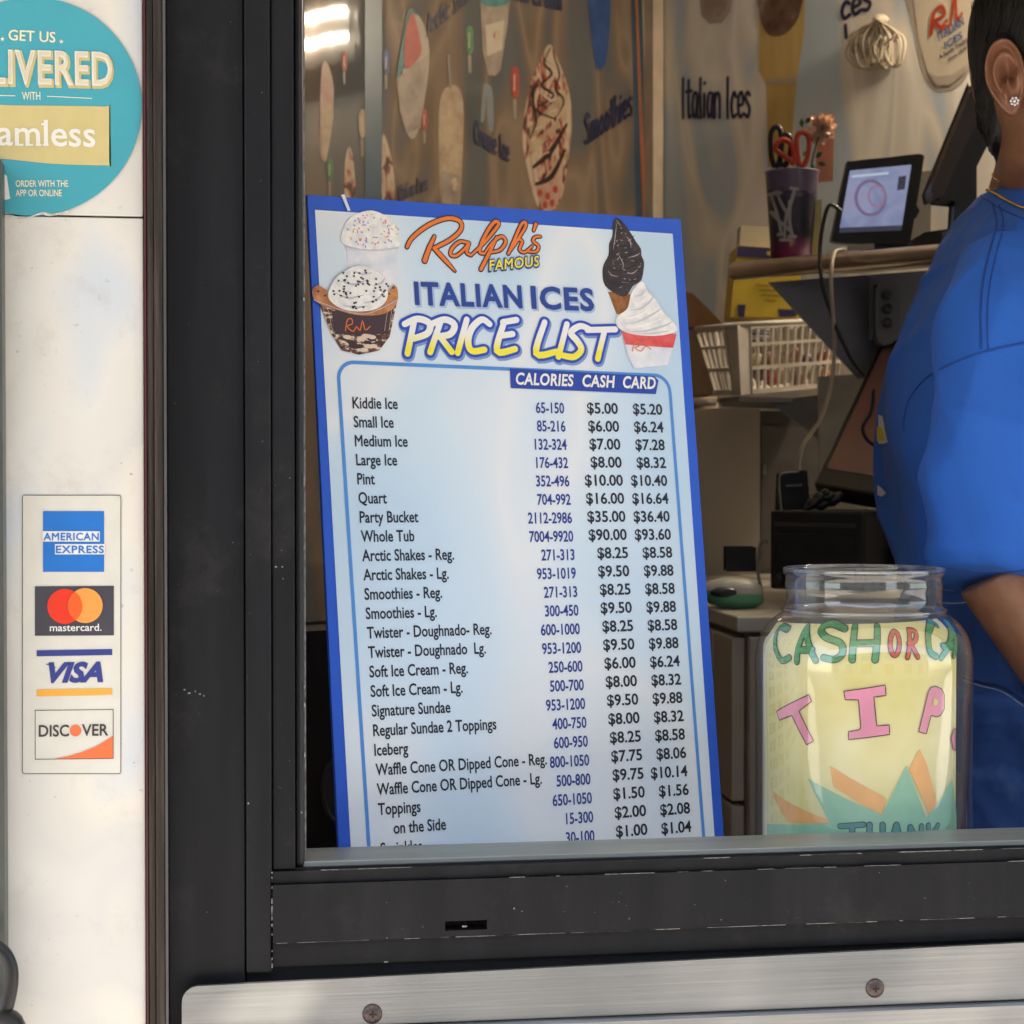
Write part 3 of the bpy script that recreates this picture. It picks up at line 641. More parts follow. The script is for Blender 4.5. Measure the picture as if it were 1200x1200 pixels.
lens = circ(76,710.5,20.5,n=20,a0=-54,a1=54)+circ(100,709.5,20.5,n=20,a0=126,a1=234); b.poly(FP, lens, h5, 3); text(b, FP, 'mastercard.', (58.5,739.5), (119,739), 8.2, h3, 4, .01)
b.build('circles_card_logo', [M['mc_grey'], M['mc_red'], M['mc_orange'], M['mc_mid'], M['white_ink']], cs)
b = MB(); b.poly(FP, [(43,762),(131.5,760.5),(131.5,767.5),(43,769)], h2, 0); b.poly(FP, [(43,808),(131.5,806.5),(131.5,814),(43,816)], h2, 1); text(b, FP, 'VISA', (57,799), (121,798), 21.5, h2, 0, .045, .32); b.poly(FP, [(53,778),(62,777.6),(66,783),(62,781)], h3, 0)
b.build('blue_gold_card_logo', [M['visa_blue'], M['visa_gold']], cs)
b = MB(); q = [(41,832),(133,831),(133,889),(41,890)]; qi = [(41.7,832.7),(132.3,831.7),(132.3,888.3),(41.7,889.3)]
b.add([FP.pt(FP.hit(*p), h2) for p in q]+[FP.pt(FP.hit(*p), h2) for p in qi], [(i, (i+1) % 4, (i+1) % 4+4, i+4) for i in range(4)], 0)
text(b, FP, 'DISC', (45.5,863), (81,862.5), 13, h2, 0, .018); text(b, FP, 'VER', (96,862), (127,861.5), 13, h2, 0, .018); b.poly(FP, circ(88.6,856,6.8,n=28), h2, 1)
b.poly(FP, [(64,889),(80,886),(95,881.5),(110,875.5),(122,869),(132.4,862),(132.4,888.6)], h2, 1)
b.build('orange_dot_card_logo', [mat('disc_black', srgb(62,56,56)), M['disc_orange']], cs)
# grey post and black tube handle at the left edge
b = MB(); y = -.05
def pbox(px0, px1, py0, py1, y0, y1, mb, m=0):
    A = PY(px0, py1, y0); B = PY(px1, py0, y0); mb.box((A.x, y0, A.z), (B.x, y1, B.z), m); return mb
post = thing('edge_post', PY(-4, 1250, -.03), 'narrow grey green metal post at the left edge in front of the white panel', 'post')
pbox(-20, 1.5, 186, 1500, -.036, -.014, MB()).build('upright', mat('post_metal', (.10,.11,.10), .4, .5), post, bevel=.001)
hl = thing('tube_handle', PY(5, 1250, -.07), 'black curved tube handle low at the left edge in front of the panel', 'handle')
MB().tube([Vector(v) for v in catmull([PY(*p, -.06) for p in ((-22,1112),(-8,1108),(4,1116),(12,1132),(13,1152),(9,1174),(4,1196),(2,1260))], 6)], .0044, 14).build('tube', M['plastic_black'], hl)
c = PY(6, 1208, -.062); MB().ell(c, (.0125,.012,.0135)).build('socket', M['plastic_black'], hl)
UZ_ = Vector((0,0,1))
# ================================================================== PRICE LIST SIGN
SC = (.13-CAM.y)/(.06-CAM.y); sp_ = lambda p: CAM+(Vector(p)-CAM)*SC
TLc, TRc, BLc = sp_((-.12937337,.06,1.56177359)), sp_((.14713639,.14004216,1.56083982)), sp_((-.1140815,.00242266,1.15453574))
SG = Surf(TLc, TRc-TLc, TLc-BLc)
ZCT = 1.062                                            # top of the inner service counter
SW = (TRc-TLc).length; SH = (TLc.z-ZCT-.0005)/SG.b.z
sg = thing('price_list_sign', SG.pt((SW/2, -SH)), 'tall blue bordered price list board leaning inside the serving window', 'menu board')
b = MB(); q = [SG.pt(p, -.004) for p in ((0,-SH),(SW,-SH),(SW,0),(0,0))]; b.hexa(q+[p+SG.n*.004 for p in q]); b.build('board', M['blue_border'], sg, bevel=.0004)
def ext(p0, p1, bb):                                   # continue a line down to sign coordinate bb
    a, c = Vector(SG.hit(*p0)), Vector(SG.hit(*p1)); t = (bb-a.y)/(c.y-a.y); return tuple(a+(c-a)*t)
BB = -SH+.012
i0, i1 = SG.hit(369,246), SG.hit(788,274); iA, iB = ext((369,246),(411,994),BB), ext((788,274),(837,978),BB)
b = MB(); b.poly(SG, [i0, i1, iB, iA], h1, ab=True); b.build('printed_field', M['sign_bg'], sg)
PXM = .000612
# rounded outline
def a_(px, py): return SG.hit(px, py)
L0, L1, R0, R1 = Vector(a_(397,450)), Vector(ext((397,450),(432,992),BB+.008)), Vector(a_(785,462)), Vector(ext((785,462),(824,978),BB+.008))
tlc, trc = Vector(a_(418,425)), Vector(a_(768,440))
def isec(p, q, r_, s_):
    d, e = q-p, s_-r_; t = ((r_-p).x*e.y-(r_-p).y*e.x)/(d.x*e.y-d.y*e.x); return p+d*t
def fil(p, c, q, r_): 
    u, v = (p-c).normalized(), (q-c).normalized(); return [c+u*r_*(1-math.sin(a))+v*r_*(1-math.cos(a)) for a in [math.pi/2*i/8 for i in range(9)]]
cTL, cTR = isec(L0, L1, tlc, trc), isec(R0, R1, tlc, trc)
b = MB(); b.stroke(SG, [L1]+fil(L1, cTL, cTR, 20*PXM)+fil(cTL, cTR, R1, 20*PXM)+[R1], 4.2*PXM, h2, 0, 1, ab=True, cap=False); b.build('rounded_outline', M['line_blue'], sg)
b = MB(); b.poly(SG, [(597,432),(766,441),(771,446),(768,462),(598,455)], h3, 0)
for s_, x0_, x1_ in (('CALORIES',604,672),('CASH',682,720.5),('CARD',729.5,768)): text(b, SG, s_, (x0_,450.5+(x0_-604)*.033), (x1_,450.5+(x1_-604)*.033), 13.2, h4, 1, .028, .18, spacing=1.06)
b.build('column_header', [M['navy_banner'] if 'navy_banner' in M else ink('navy_banner', 24,62,165), M['white_ink']], sg)
# rows
rows = [('Kiddie Ice','65-150','$5.00','$5.20'),('Small Ice','85-216','$6.00','$6.24'),('Medium Ice','132-324','$7.00','$7.28'),('Large Ice','176-432','$8.00','$8.32'),('Pint','352-496','$10.00','$10.40'),('Quart','704-992','$16.00','$16.64'),('Party Bucket','2112-2986','$35.00','$36.40'),('Whole Tub','7004-9920','$90.00','$93.60'),('Arctic Shakes - Reg.','271-313','$8.25','$8.58'),('Arctic Shakes - Lg.','953-1019','$9.50','$9.88'),('Smoothies - Reg.','271-313','$8.25','$8.58'),('Smoothies - Lg.','300-450','$9.50','$9.88'),('Twister - Doughnado- Reg.','600-1000','$8.25','$8.58'),('Twister - Doughnado  Lg.','953-1200','$9.50','$9.88'),('Soft Ice Cream - Reg.','250-600','$6.00','$6.24'),('Soft Ice Cream - Lg.','500-700','$8.00','$8.32'),('Signature Sundae','953-1200','$9.50','$9.88'),('Regular Sundae 2 Toppings','400-750','$8.00','$8.32'),('Iceberg','600-950','$8.25','$8.58'),('Waffle Cone OR Dipped Cone - Reg.','800-1050','$7.75','$8.06'),('Waffle Cone OR Dipped Cone - Lg.','500-800','$9.75','$10.14'),('Toppings','650-1050','$1.50','$1.56'),('on the Side','15-300','$2.00','$2.08'),('Sprinkles','30-100','$1.00','$1.04')]
def colpos(p0, p21): return Vector(a_(*p0)), (Vector(a_(*p21))-Vector(a_(*p0)))/21
cI, dI = colpos((413,478.5),(443,955)); cC, dC = colpos((661,484.5),(693.5,941)); cK, dK = colpos((724,485),(755.5,934)); cD, dD = colpos((776,486),(807,931))
bl, bold_ = 'black', .008
capI = (Vector(a_(413,478))-Vector(a_(413,465.2))).length
def natw(s, bo): X = [v.co.x for v in tmesh(s, bo).vertices]; return max(X)-min(X)
wid = (Vector(a_(440,908))-Vector(a_(640.5,895))).length; xsI = wid/(natw(rows[19][0], .017)*capI/CAPH)
capC = capI*.98; widC = (Vector(a_(620,636))-Vector(a_(671.5,636))).length; xsC = widC/(natw('7004-9920', .019)*capC/CAPH)
capP = capI*1.0; widP = (Vector(a_(685,570))-Vector(a_(729.5,570))).length; xsP = widP/(natw('$10.00', .021)*capP/CAPH)
for i, (n_, c_, k_, d_) in enumerate(rows):
    off = Vector((.0105, 0)) if i == 22 else Vector((0, 0))
    b = MB(); text(b, SG, n_, cI+dI*i+off, None, capI, h2, 0, .017, 0, 'l', ab=True, xs=xsI); b.build('menu_item', M['black_ink'], sg)
    b = MB(); text(b, SG, c_, cC+dC*i, None, capC, h2, 0, .019, .02, 'r', ab=True, xs=xsC); b.build('calories', M['navy_ink'], sg)
    b = MB(); text(b, SG, k_, cK+dK*i, None, capP, h2, 0, .021, 0, 'r', ab=True, xs=xsP); b.build('cash_price', M['black_ink'], sg)
    b = MB(); text(b, SG, d_, cD+dD*i, None, capP, h2, 0, .021, 0, 'r', ab=True, xs=xsP*.97); b.build('card_price', M['black_ink'], sg)
Z4 = lambda x, y: (350+x/2.609, 220+y/2.609)
def zs(pts): return [Z4(*p) for p in pts]
# script word
ral = [([(330,182),(348,152),(398,114),(455,94),(492,104),(494,130),(462,160),(412,186)],[9,11,12,11,10]), ([(414,150),(398,185),(384,224)],[8,12,14]), ([(412,185),(440,215),(477,256)],[9,13,11,4]),
 ([(520,170),(492,166),(468,186),(464,206),(482,208),(506,188),(520,170),(512,198),(526,207)],[8,9,8,8]), ([(526,207),(560,175),(592,138),(610,112),(600,104),(582,124),(560,165),(552,196),(566,202)],[6,9,10,10,8]),
 ([(604,152),(584,195),(556,250)],[7,10,11]), ([(566,202),(592,168),(618,150),(632,165),(616,190),(590,198)],[5,9,9,7]), ([(640,202),(668,160),(692,120),(690,106),(678,116),(658,160),(640,202)],[6,9,9,8]),
 ([(642,196),(664,162),(682,164),(674,190),(690,198),(712,180)],[7,8,8,6]), ([(724,112),(717,132)],[10,6]), ([(738,150),(722,152),(716,164),(732,180),(724,196),(702,196)],[6,8,8,6])]
b = MB()
for pts, wd in ral: b.stroke(SG, zs(pts), [(x+8)/2.609*PXM for x in wd], h2, 0, 6)
for pts, wd in ral: b.stroke(SG, zs(pts), [x/2.609*PXM*1.05 for x in wd], h3, 1, 6)
b.build('script_lettering', [M['black_ink'], M['orange_ink']], sg)
b = MB(); text(b, SG, 'FAMOUS', (571,318.5), (634,312.5), 12.5, h4, 0, .08, .25, spacing=1.1); text(b, SG, 'FAMOUS', (572.5,317.5), (632.5,312), 11.5, h5, 1, .018, .25, spacing=1.1); b.build('small_heading', [M['navy_ink'], M['yellow_ink']], sg)
b = MB()
for dx, m_, hh in ((2,0,h2),(0,1,h3)):
    text(b, SG, 'ITALIAN', (486+dx,356.5+dx), (612+dx,360.5+dx), 25, hh, m_, .034 if m_ else .045, spacing=1.12); text(b, SG, 'ICES', (622.5+dx,361+dx), (696+dx,364+dx), 24.5, hh, m_, .034 if m_ else .045, spacing=1.12)
b.build('heading', [ink('pale_blue_halo', 165,190,225), ink('heading_blue', 26,62,150)], sg)
pr = [[(352,405),(331,508)],[(322,418),(362,402),(398,416),(392,446),(350,462)],[(432,410),(400,504)],[(404,418),(445,404),(474,420),(462,448),(424,456)],[(430,456),(466,503)],[(512,404),(484,506)],
 [(582,418),(558,404),(528,430),(516,470),(528,500),(566,496)],[(626,412),(604,500),(660,494)],[(622,412),(664,405)],[(614,454),(652,448)],
 [(750,412),(724,508),(786,502)],[(818,418),(792,518)],[(884,432),(858,424),(830,444),(850,470),(862,496),(840,518),(806,514)],[(880,436),(966,434)],[(934,434),(912,524)]]
def gradmat():
    m = NT('white_to_yellow_ink'); tc = m.n('TexCoord'); s = m.n('SeparateXYZ'); m.l(tc.outputs['Object'], s.inputs[0])
    z0 = SG.pt(a_(600,414)).z-worg(sg).z; z1 = SG.pt(a_(600,384)).z-worg(sg).z
    mr = m.n('MapRange'); m.l(s.outputs['Z'], mr.inputs[0]); mr.inputs[1].default_value = z0; mr.inputs[2].default_value = z1
    m.l(m.ramp(mr.outputs[0], [(.1, srgb(244,232,60)), (.75, srgb(240,240,238))]), m.b.inputs['Base Color']); m.b.inputs['Roughness'].default_value = .35; return m.mat
b = MB()
for p in pr: b.stroke(SG, [(x+1.2, y+1.6) for x, y in zs(p)], 17*PXM, h2, 2, 5)
for p in pr: b.stroke(SG, zs(p), 14.2*PXM, h3, 0, 5)
for p in pr: b.stroke(SG, zs(p), [7.4*PXM, 8.6*PXM, 7.6*PXM], h4, 1, 5)
b.build('brush_heading', [ink('royal_ink', 26,70,190), gradmat(), ink('halo_grey_blue', 120,150,205)], sg)
# printed cups
s_whip = spot('whipped_cream_print', [(.35, srgb(222,222,226)), (.65, srgb(248,246,242))], 160, .4); s_cup = spot('print_clear_cup', [(.3, srgb(208,216,232)), (.7, srgb(238,236,240))], 90, .4)
s_choc = spot('print_choc_dip', [(.4, srgb(36,25,27)), (.68, srgb(64,46,46))], 120, .35, dist=.8); s_waf = spot('print_waffle', [(.35, srgb(170,100,55)), (.65, srgb(214,150,95))], 120, .4)
s_brown = spot('print_brownie_layers', [(.38, srgb(60,34,30)), (.5, srgb(110,66,50)), (.58, srgb(225,205,185))], 150, .4, sc=(1,1,2)); s_red = spot('print_red_ice', [(.3, srgb(216,62,66)), (.7, srgb(236,110,105))], 90, .4)
s_strs = [ink('sprinkle_a', 230,90,150), ink('sprinkle_b', 240,190,70), ink('sprinkle_c', 110,130,220), ink('sprinkle_d', 50,34,36)]
s_shade = ink('cream_shade', 205,205,214)
def sc_(name, mats): 
    o = b.build(name, mats, sg); return o
S_ = lambda pts, h, m: b.poly(SG, pts, h, m)
b = MB(); S_([(399,229),(403,228),(410,247),(407,248)], h4, 1); S_([(405,285),(467,288),(462,345),(412,345)], h2, 1); S_(smoothpoly([(402,286),(402,268),(412,254),(434,247),(454,255),(465,270),(467,288),(440,294)]), h3, 0)
random.seed(5)
for _ in range(70):
    a = random.uniform(0, 6.28); r = math.sqrt(random.random()); x, y = 435+30*r*math.cos(a), 270+19*r*math.sin(a); t = random.uniform(0, 3.14)
    b.stroke(SG, [(x, y), (x+2.6*math.cos(t), y+2.6*math.sin(t))], 1.1*PXM, h4, 2+random.randrange(3), 1, cap=False)
b.stroke(SG, [(404,290),(435,294),(466,291)], 1.5*PXM, h4, 5); b.build('printed_sprinkle_shake', [s_whip, s_cup]+s_strs[:3]+[s_shade], sg)
b = MB(); S_([(372,352),(466,348),(456,395),(444,411),(420,416),(400,411),(388,392)], h3, 0)
S_([(388,365),(461,362),(454,392),(392,392)], h4, 1)
b.stroke(SG, [(404,388),(406,376),(411,374),(412,380),(406,383),(413,389),(417,383),(421,388),(424,376),(427,387),(433,383)], 1.2*PXM, h5, 5, 3); 
S_(smoothpoly([(365,342),(372,335),(384,342),(402,352),(430,360),(452,345),(460,335),(465,340),(464,356),(450,368),(420,370),(388,362),(370,354)]), h5, 2)
S_(smoothpoly([(384,350),(390,330),(404,318),(420,312),(440,318),(452,332),(452,352),(436,364),(404,364)]), h5+h1, 3)
for pts in ([(392,344),(408,350),(426,346)], [(398,330),(414,334),(430,328)], [(424,356),(440,352),(450,342)], [(400,358),(416,361),(430,359)], [(412,318),(424,322),(436,320)], [(436,336),(446,332),(450,326)]): b.stroke(SG, pts, [.3*PXM,3*PXM,.3*PXM], h5+h1*1.4, 6)
for _ in range(60):
    a = random.uniform(0, 6.28); r = math.sqrt(random.random()); x, y = 420+33*r*math.cos(a), 338+24*r*math.sin(a); b.poly(SG, [(x,y),(x+2.4,y+.6),(x+1.6,y+2.6),(x-.4,y+1.8)], h5+2*h1, 4)
random.seed(6)
for i in range(16):
    yy = random.uniform(394, 409); xx = random.uniform(402-(yy-409)*-.4, 444); b.poly(SG, smoothpoly([(xx-5,yy),(xx-2,yy-2.4),(xx+4,yy-1.6),(xx+5,yy+1.4),(xx,yy+2.6)],3), h4+i*1e-5, 7 if i % 2 else 8)
for x_ in (376,381,455,460): b.stroke(SG, [(x_,352),(x_+(8 if x_ < 400 else -5),388)], [.4*PXM,1.6*PXM,.4*PXM], h4+h1*.5, 8, 3)
b.stroke(SG, [(367,352),(400,364),(430,368),(465,352)], .8*PXM, h5+h1*.5, 6, 5)
for x_, y_ in ((372,342),(380,347),(390,352),(455,345),(460,338),(448,354)): b.poly(SG, circ(x_,y_,1.6,1.1,8), h5+h1*.6, 7)
b.build('printed_brownie_sundae', [s_brown, ink('cup_band', 66,40,42), s_waf, s_whip, s_strs[3], M['orange_ink'], ink('whip_shade', 196,196,206), ink('brownie_dark', 58,30,26), ink('cream_piece', 226,200,180)], sg)
b = MB(); S_(smoothpoly(zs([(970,92),(990,105),(1015,140),(1030,165),(1045,187),(1047,208),(1055,228),(1052,262),(1045,285),(1020,302),(1000,332),(970,326),(936,300),(928,266),(931,236),(946,206),(948,172),(958,148),(960,110)]),3), h2, 0)
for q_, w_, m_ in (([(940,240),(975,255),(1020,240),(1048,215)],4,3),([(950,200),(985,215),(1020,200),(1040,188)],4,3),([(955,165),(985,180),(1020,160)],3.5,3),([(935,275),(975,295),(1030,280),(1048,255)],4,3),([(965,118),(978,130),(1000,135)],3,3),
    ([(960,190),(966,150),(970,110)],2.2,2),([(1000,150),(1012,165),(1014,185)],3,2),([(975,205),(990,232),(988,250)],2.4,2),([(1005,215),(1030,208),(1042,200)],2.6,2),([(945,255),(955,268),(975,272)],2.4,2),([(1000,262),(1020,262),(1035,250)],2.8,2),([(958,222),(962,238)],2.2,2),([(985,290),(1010,292)],2.2,2),([(970,100),(975,108),(984,118)],2,2)): b.stroke(SG, zs(q_), [.3*PXM,w_/2.609*PXM*1.3,.3*PXM], h3+(h1*.3 if m_ == 2 else 0), m_, 4)
random.seed(8)
for _ in range(46):
    yy = random.uniform(120, 318); cx_ = 992+ (10 if yy > 180 else -4); hw_ = 10 if yy < 150 else (34 if yy < 200 else 50)*(1 if yy < 280 else .55)
    xx = cx_+random.uniform(-hw_, hw_); L_ = random.uniform(3, 11); sl2_ = random.uniform(-.8, .5)
    b.stroke(SG, zs([(xx,yy),(xx+L_*.5,yy+L_*sl2_*.5+1.5),(xx+L_,yy+L_*sl2_)]), [.2*PXM, random.uniform(.5,1.3)*PXM, .2*PXM], h3+h1*.3, random.choice((2,3,2,4)), 3); S_([(712,342),(748,346),(740,372),(722,368)], h2-h1*.3, 1)
b.build('printed_dipped_cone', [s_choc, s_waf, ink('choc_glint', 176,166,170), ink('choc_deep', 22,14,16), ink('choc_mid', 104,88,90)], sg)
b = MB(); S_([(728,386),(792,392),(782,428),(742,432),(733,410)], h3, 1); S_([(727,386),(792,392),(788,408),(732,404)], h4, 2)
S_(smoothpoly([(723,384),(722,372),(734,362),(738,346),(744,336),(752,330),(758,342),(768,352),(776,366),(786,376),(792,388),(770,394),(740,392)]), h5, 0)
for pts, w_ in (([(726,380),(745,378),(765,368),(774,362)],3), ([(736,364),(750,362),(762,352),(764,346)],3), ([(728,388),(752,389),(778,382),(788,376)],3), ([(741,348),(750,346),(757,338)],2.4), ([(744,392),(765,391),(784,388)],2)): b.stroke(SG, pts, [.3*PXM,w_*PXM,.4*PXM], h5+h1, 3)
for pts, w_ in (([(730,374),(746,371),(760,362)],3), ([(742,357),(752,354),(759,347)],2.4), ([(732,384),(752,382),(774,374)],3), ([(746,341),(751,337)],2)): b.stroke(SG, pts, [.3*PXM,w_*PXM,.4*PXM], h5+h1*1.5, 5)
b.stroke(SG, [(740,412),(743,402),(748,401),(748,406),(743,408),(750,412),(756,406),(762,410)], 1.1*PXM, h5, 4, 3)
b.stroke(SG, [(733,406),(735,418),(742,431)], .8*PXM, h5, 3); b.build('printed_swirl_cup', [s_whip, s_cup, s_red, s_shade, M['orange_ink'], ink('cream_light', 253,253,251)], sg)

# ================================================================== INSIDE THE STAND
VS = lambda d: Surf(Q(600,600,d), RT, (0,0,1))
k_ = lambda d: d/FPX
b = MB(); b.box((X_OP-.12, .0485, ZCT-.03), (XR, .30, ZCT)); struct(b, 'service_counter', mat('counter_laminate', (.30,.28,.25), .35))
# dark appliance behind the left edge of the sign
dk = thing('speaker_box', Q(372,1000,1.60), 'black speaker box standing behind the left edge of the price list', 'speaker')
VL = VS(1.68); Ls = lambda pts: pts
b = MB(); b.prism(VL, [(330,746),(392,742),(440,746),(440,1060),(330,1060)], 0, -.12); b.build('case', M['plastic_black'], dk, bevel=.003)
b = MB(); q = [VL.pt(VL.hit(*p), .001) for p in circ(398,925,19,38,40)]; b.tube(q+[q[0]], .0022); b.add([VL.pt(VL.hit(*p), .0012) for p in circ(398,925,19,38,40)], [tuple(range(40))]); b.build('cone_ring', mat('dark_grey_ring', (.06,.06,.065), .3), dk)
# wall shelf with a rolled tube edge
uR = -hdir(-48)                                             # along the rear wall towards the right
E0 = Q(857,318,2.50); E1 = E0+uR*.62; nin = -RW.n if (RW.n.dot(CAM-RW.o) > 0) else RW.n
bronze = mat('brushed_tube', (.66,.55,.46), .3, 1, .15, 20)
sh = thing('wall_shelf', E0, 'stainless shelf with rolled tube edge holding the cup and the tablet', 'shelf')
b = MB(); b.tube([E0, E0+uR*.004]+[E0+uR*.62*i/6 for i in range(1,7)], [.0085]+[.0115]*7, 20); b.build('tube_edge', bronze, sh)
b = MB(); b.obox(E0+uR*.05+Vector((0,0,.004)), uR*.57, nin*.16, (0,0,.004)); b.build('shelf_top', M['steel'], sh)
VG = VS(2.44); b = MB(); b.prism(VG, [(904,328),(1120,312),(1120,440),(1010,442)], -.03, -.034); b.build('gusset_sheet', M['dark_steel'], sh)
zsh = (E0+Vector((0,0,.0082))).z
def dsh(px, back=.06):                                       # depth of a point on the shelf at a pixel column
    L = (px-600)/FPX; e = (E0-CAM); l0, d0 = e.dot(RT), e.dot(FH); ul, ud = uR.dot(RT), uR.dot(FH)
    t = (L*d0-l0)/(ul-L*ud); return d0+ud*t+back
def onshelf(px, back=.06): p = Q(px, 300, dsh(px, back)); p.z = zsh; return p
# baseball cup
dc = dsh(928,.055); kc = k_(dc); cc = onshelf(928, .055); zr = Q(928,201,dc).z
cup = thing('baseball_cup', cc, 'dark purple baseball team cup holding scissors and a flower on the shelf', 'cup')
b = MB(); zb_ = cc.z+.0002; r0, r1 = 24*kc, 31*kc
b.lathe((cc.x,cc.y,0), [(.001,zb_),(r0,zb_),(r0+(r1-r0)*.5,(zb_+zr)/2),(r1,zr-.003),(r1+.0012,zr-.001),(r1,zr),(r1-.0012,zr-.001),(r0,zb_+.004),(.001,zb_+.004)], 40)
def cupmat():
    m = NT('tie_dye_cup'); tc = m.n('TexCoord'); s = m.n('SeparateXYZ'); m.l(tc.outputs['Object'], s.inputs[0]); mr = m.n('MapRange'); m.l(s.outputs['Z'], mr.inputs[0]); mr.inputs[2].default_value = zr-zb_
    ns = m.noise(38, 5, .6, sc=(1,1,2.5)); ad = m.n('Math'); ad.operation = 'MULTIPLY_ADD'; m.l(ns, ad.inputs[0]); ad.inputs[1].default_value = .5; m.l(mr.outputs[0], ad.inputs[2])
    m.l(m.ramp(ad.outputs[0], [(.3, (.22,.02,.10)), (.45, (.15,.015,.08)), (.55, (.04,.035,.06)), (.85, (.04,.04,.055)), (1.0, (.06,.05,.085)), (1.12, (.26,.15,.12)), (1.3, (.16,.12,.2))]), m.b.inputs['Base Color']); m.b.inputs['Roughness'].default_value = .3; return m.mat
b.build('body', cupmat(), cup)
class Cone(Cyl):
    def __init__(s, o, za, ra, zb, rb): super().__init__(o, (ra+rb)/2); s.q = (za, ra, zb, rb)
    def pt(s, q, h=0):
        za, ra, zb, rb = s.q; rr = ra+(rb-ra)*(q[1]-za)/(zb-za)+h; t = q[0]/s.r; return s.o+Vector((math.sin(t)*rr, -math.cos(t)*rr, q[1]))
CN = Cone((cc.x,cc.y,0), zb_, r0, zr, r1)
b = MB(); wh = .0042
for pts in ([(905,228),(911,250),(915,272)],[(905,250),(928,272)],[(926,236),(925,258),(928,275)],[(901,229),(909,227)],[(911,275),(919,274)],[(924,277),(932,277)],[(903,249),(909,250)]): b.stroke(CN, pts, wh, .0006, 0, 5)
for pts in ([(912,226),(917,240),(923,250)],[(931,222),(927,238),(922,252)],[(922,250),(920,264),(919,280)],[(908,226),(916,226)],[(927,221),(934,222)],[(914,281),(924,281)]): b.stroke(CN, pts, wh*.9, .0009, 0, 5)
b.build('monogram', mat('monogram_white', (.40,.39,.39), .4), cup)
def loopq(pts, d, r, name, m, par=None, sm=6, **kw):
    P3 = [Q(p[0], p[1], d+(p[2] if len(p) > 2 else 0)) for p in pts]; b = MB(); b.tube(catmull(P3, sm), r, 10); return b.build(name, m, par, **kw)
redp = mat('red_handle_plastic', (.55,.05,.02), .35); blkp = M['plastic_black']
for nm, lab, mm, l1, l2, d_ in (('scissors','red handled scissors standing in the baseball cup',redp,[(931,193),(921,184),(909,175),(912,166),(920,164),(928,170),(931,182),(932,193)],[(937,195),(934,178),(934,160),(941,155),(948,162),(947,182),(942,193),(937,195)],dc-.005),
                         ('scissors','black handled scissors standing in the baseball cup left of the red pair',blkp,[(908,196),(904,184),(903,160),(908,149),(914,152),(916,170),(913,190),(908,196)],[(915,196),(914,178),(916,160),(923,158),(927,168),(924,186),(918,196)],dc+.012)):
    t = thing(nm, Q(928,290,d_), lab, 'scissors')
    for l in (l1, l2): loopq(l, d_, .0034, 'handle', mm, t)
    x = 934 if mm == redp else 914
    b = MB(); b.prism(VS(d_), [(x-3,194),(x+3,194),(x+2,285),(x,290)], 0, -.002); b.build('blades', M['steel'], t)
# flower
fl = thing('artificial_flower', Q(948,290,dc), 'peach pompon flower with green leaves standing in the baseball cup', 'flower')
fc = Q(962,151,dc+.01); b = MB(); random.seed(11)
for i in range(170):
    v = Vector((random.gauss(0,1), random.gauss(0,1), random.gauss(0,1))).normalized(); L = random.uniform(.015,.0215); s = v.orthogonal().normalized(); s = Matrix.Rotation(random.uniform(0,6.28), 3, v) @ s; u = v.cross(s)
    b.add([fc+v*.004-s*.0012, fc+v*.004+s*.0012, fc+v*L*.8+s*.0044+u*.001, fc+v*L*1.06+u*.002, fc+v*L*.8-s*.0044+u*.001], [(0,1,2,3,4)])
b.build('petals', spot('peach_petal', [(.3, (.88,.56,.40)), (.7, (.94,.74,.60))], 90, .7), fl, kind='stuff')
grn = spot('leaf_green', [(.3, (.03,.07,.02)), (.7, (.08,.14,.05))], 60, .5)
b = MB(); b.tube(catmull([Q(945,290,dc), Q(950,200,dc), fc], 4), .0012, 6); b.build('stem', grn, fl)
for (x, y, dx, dy) in ((940,150,-1,-12),(944,145,6,-8),(941,158,-7,-4),(955,185,9,-7),(958,190,10,4),(952,192,2,12),(948,178,-8,4),(945,168,8,-6),(950,196,-6,6)):
    a, c = Q(x,y,dc-.004), Q(x+dx,y+dy,dc-.010); v = c-a; s = v.cross(FH).normalized()*.0034; mid = (a+c)/2
    b = MB(); b.add([a, mid+s, c, mid-s+FH*.001], [(0,1,2,3)]); b.build('leaf', grn, fl)
b = MB(); b.prism(VS(dc+.05), [(962,134),(978,133),(976,212),(955,214),(957,180)], 0, -.002); b.build('card', mat('orange_card', (.62,.27,.17), .6), None, label='plain orange card propped behind the peach flower', cat='card')
p0_ = onshelf(956,.06)
b = MB(); b.prism(VS(dsh(956,.065)), [(952,236),(963,233),(962,302),(951,303)], 0, -.003); b.build('note_card', mat('pale_yellow_paper', (.55,.48,.22), .6), None, label='narrow pale yellow paper standing right of the baseball cup', cat='paper')
# tablet
dt = dsh(1028,.075); VT = VS(dt)
tb = thing('tablet_register', Q(1035,292,dt), 'black tablet register with a lit bluish screen on the shelf', 'tablet')
b = MB(); b.prism(VT, smoothpoly([(992,196),(998,189),(1040,184.5),(1075,180.5),(1082,183),(1082,190),(1068,276),(1062,285),(1020,286),(980,284),(975,279),(977,270)],3), 0, -.016); b.build('body', M['plastic_black'], tb, bevel=.0015)
def scrmat():
    m = NT('tablet_screen'); n = m.noise(28, 3, .5, dist=1); n2 = m.noise(9, 2)
    c = m.ramp(n, [(.35, (.16,.20,.40)), (.55, (.24,.29,.50)), (.7, (.30,.24,.42))]); c = m.mix(m.ramp(n2, [(.4, (0,0,0)), (.6, (.5,.5,.5))]), c, (.26,.33,.55,1))
    m.l(c, m.b.inputs['Emission Color']); m.b.inputs['Emission Strength'].default_value = .26; m.b.inputs['Base Color'].default_value = (.03,.03,.04,1); m.b.inputs['Roughness'].default_value = .12; return m.mat
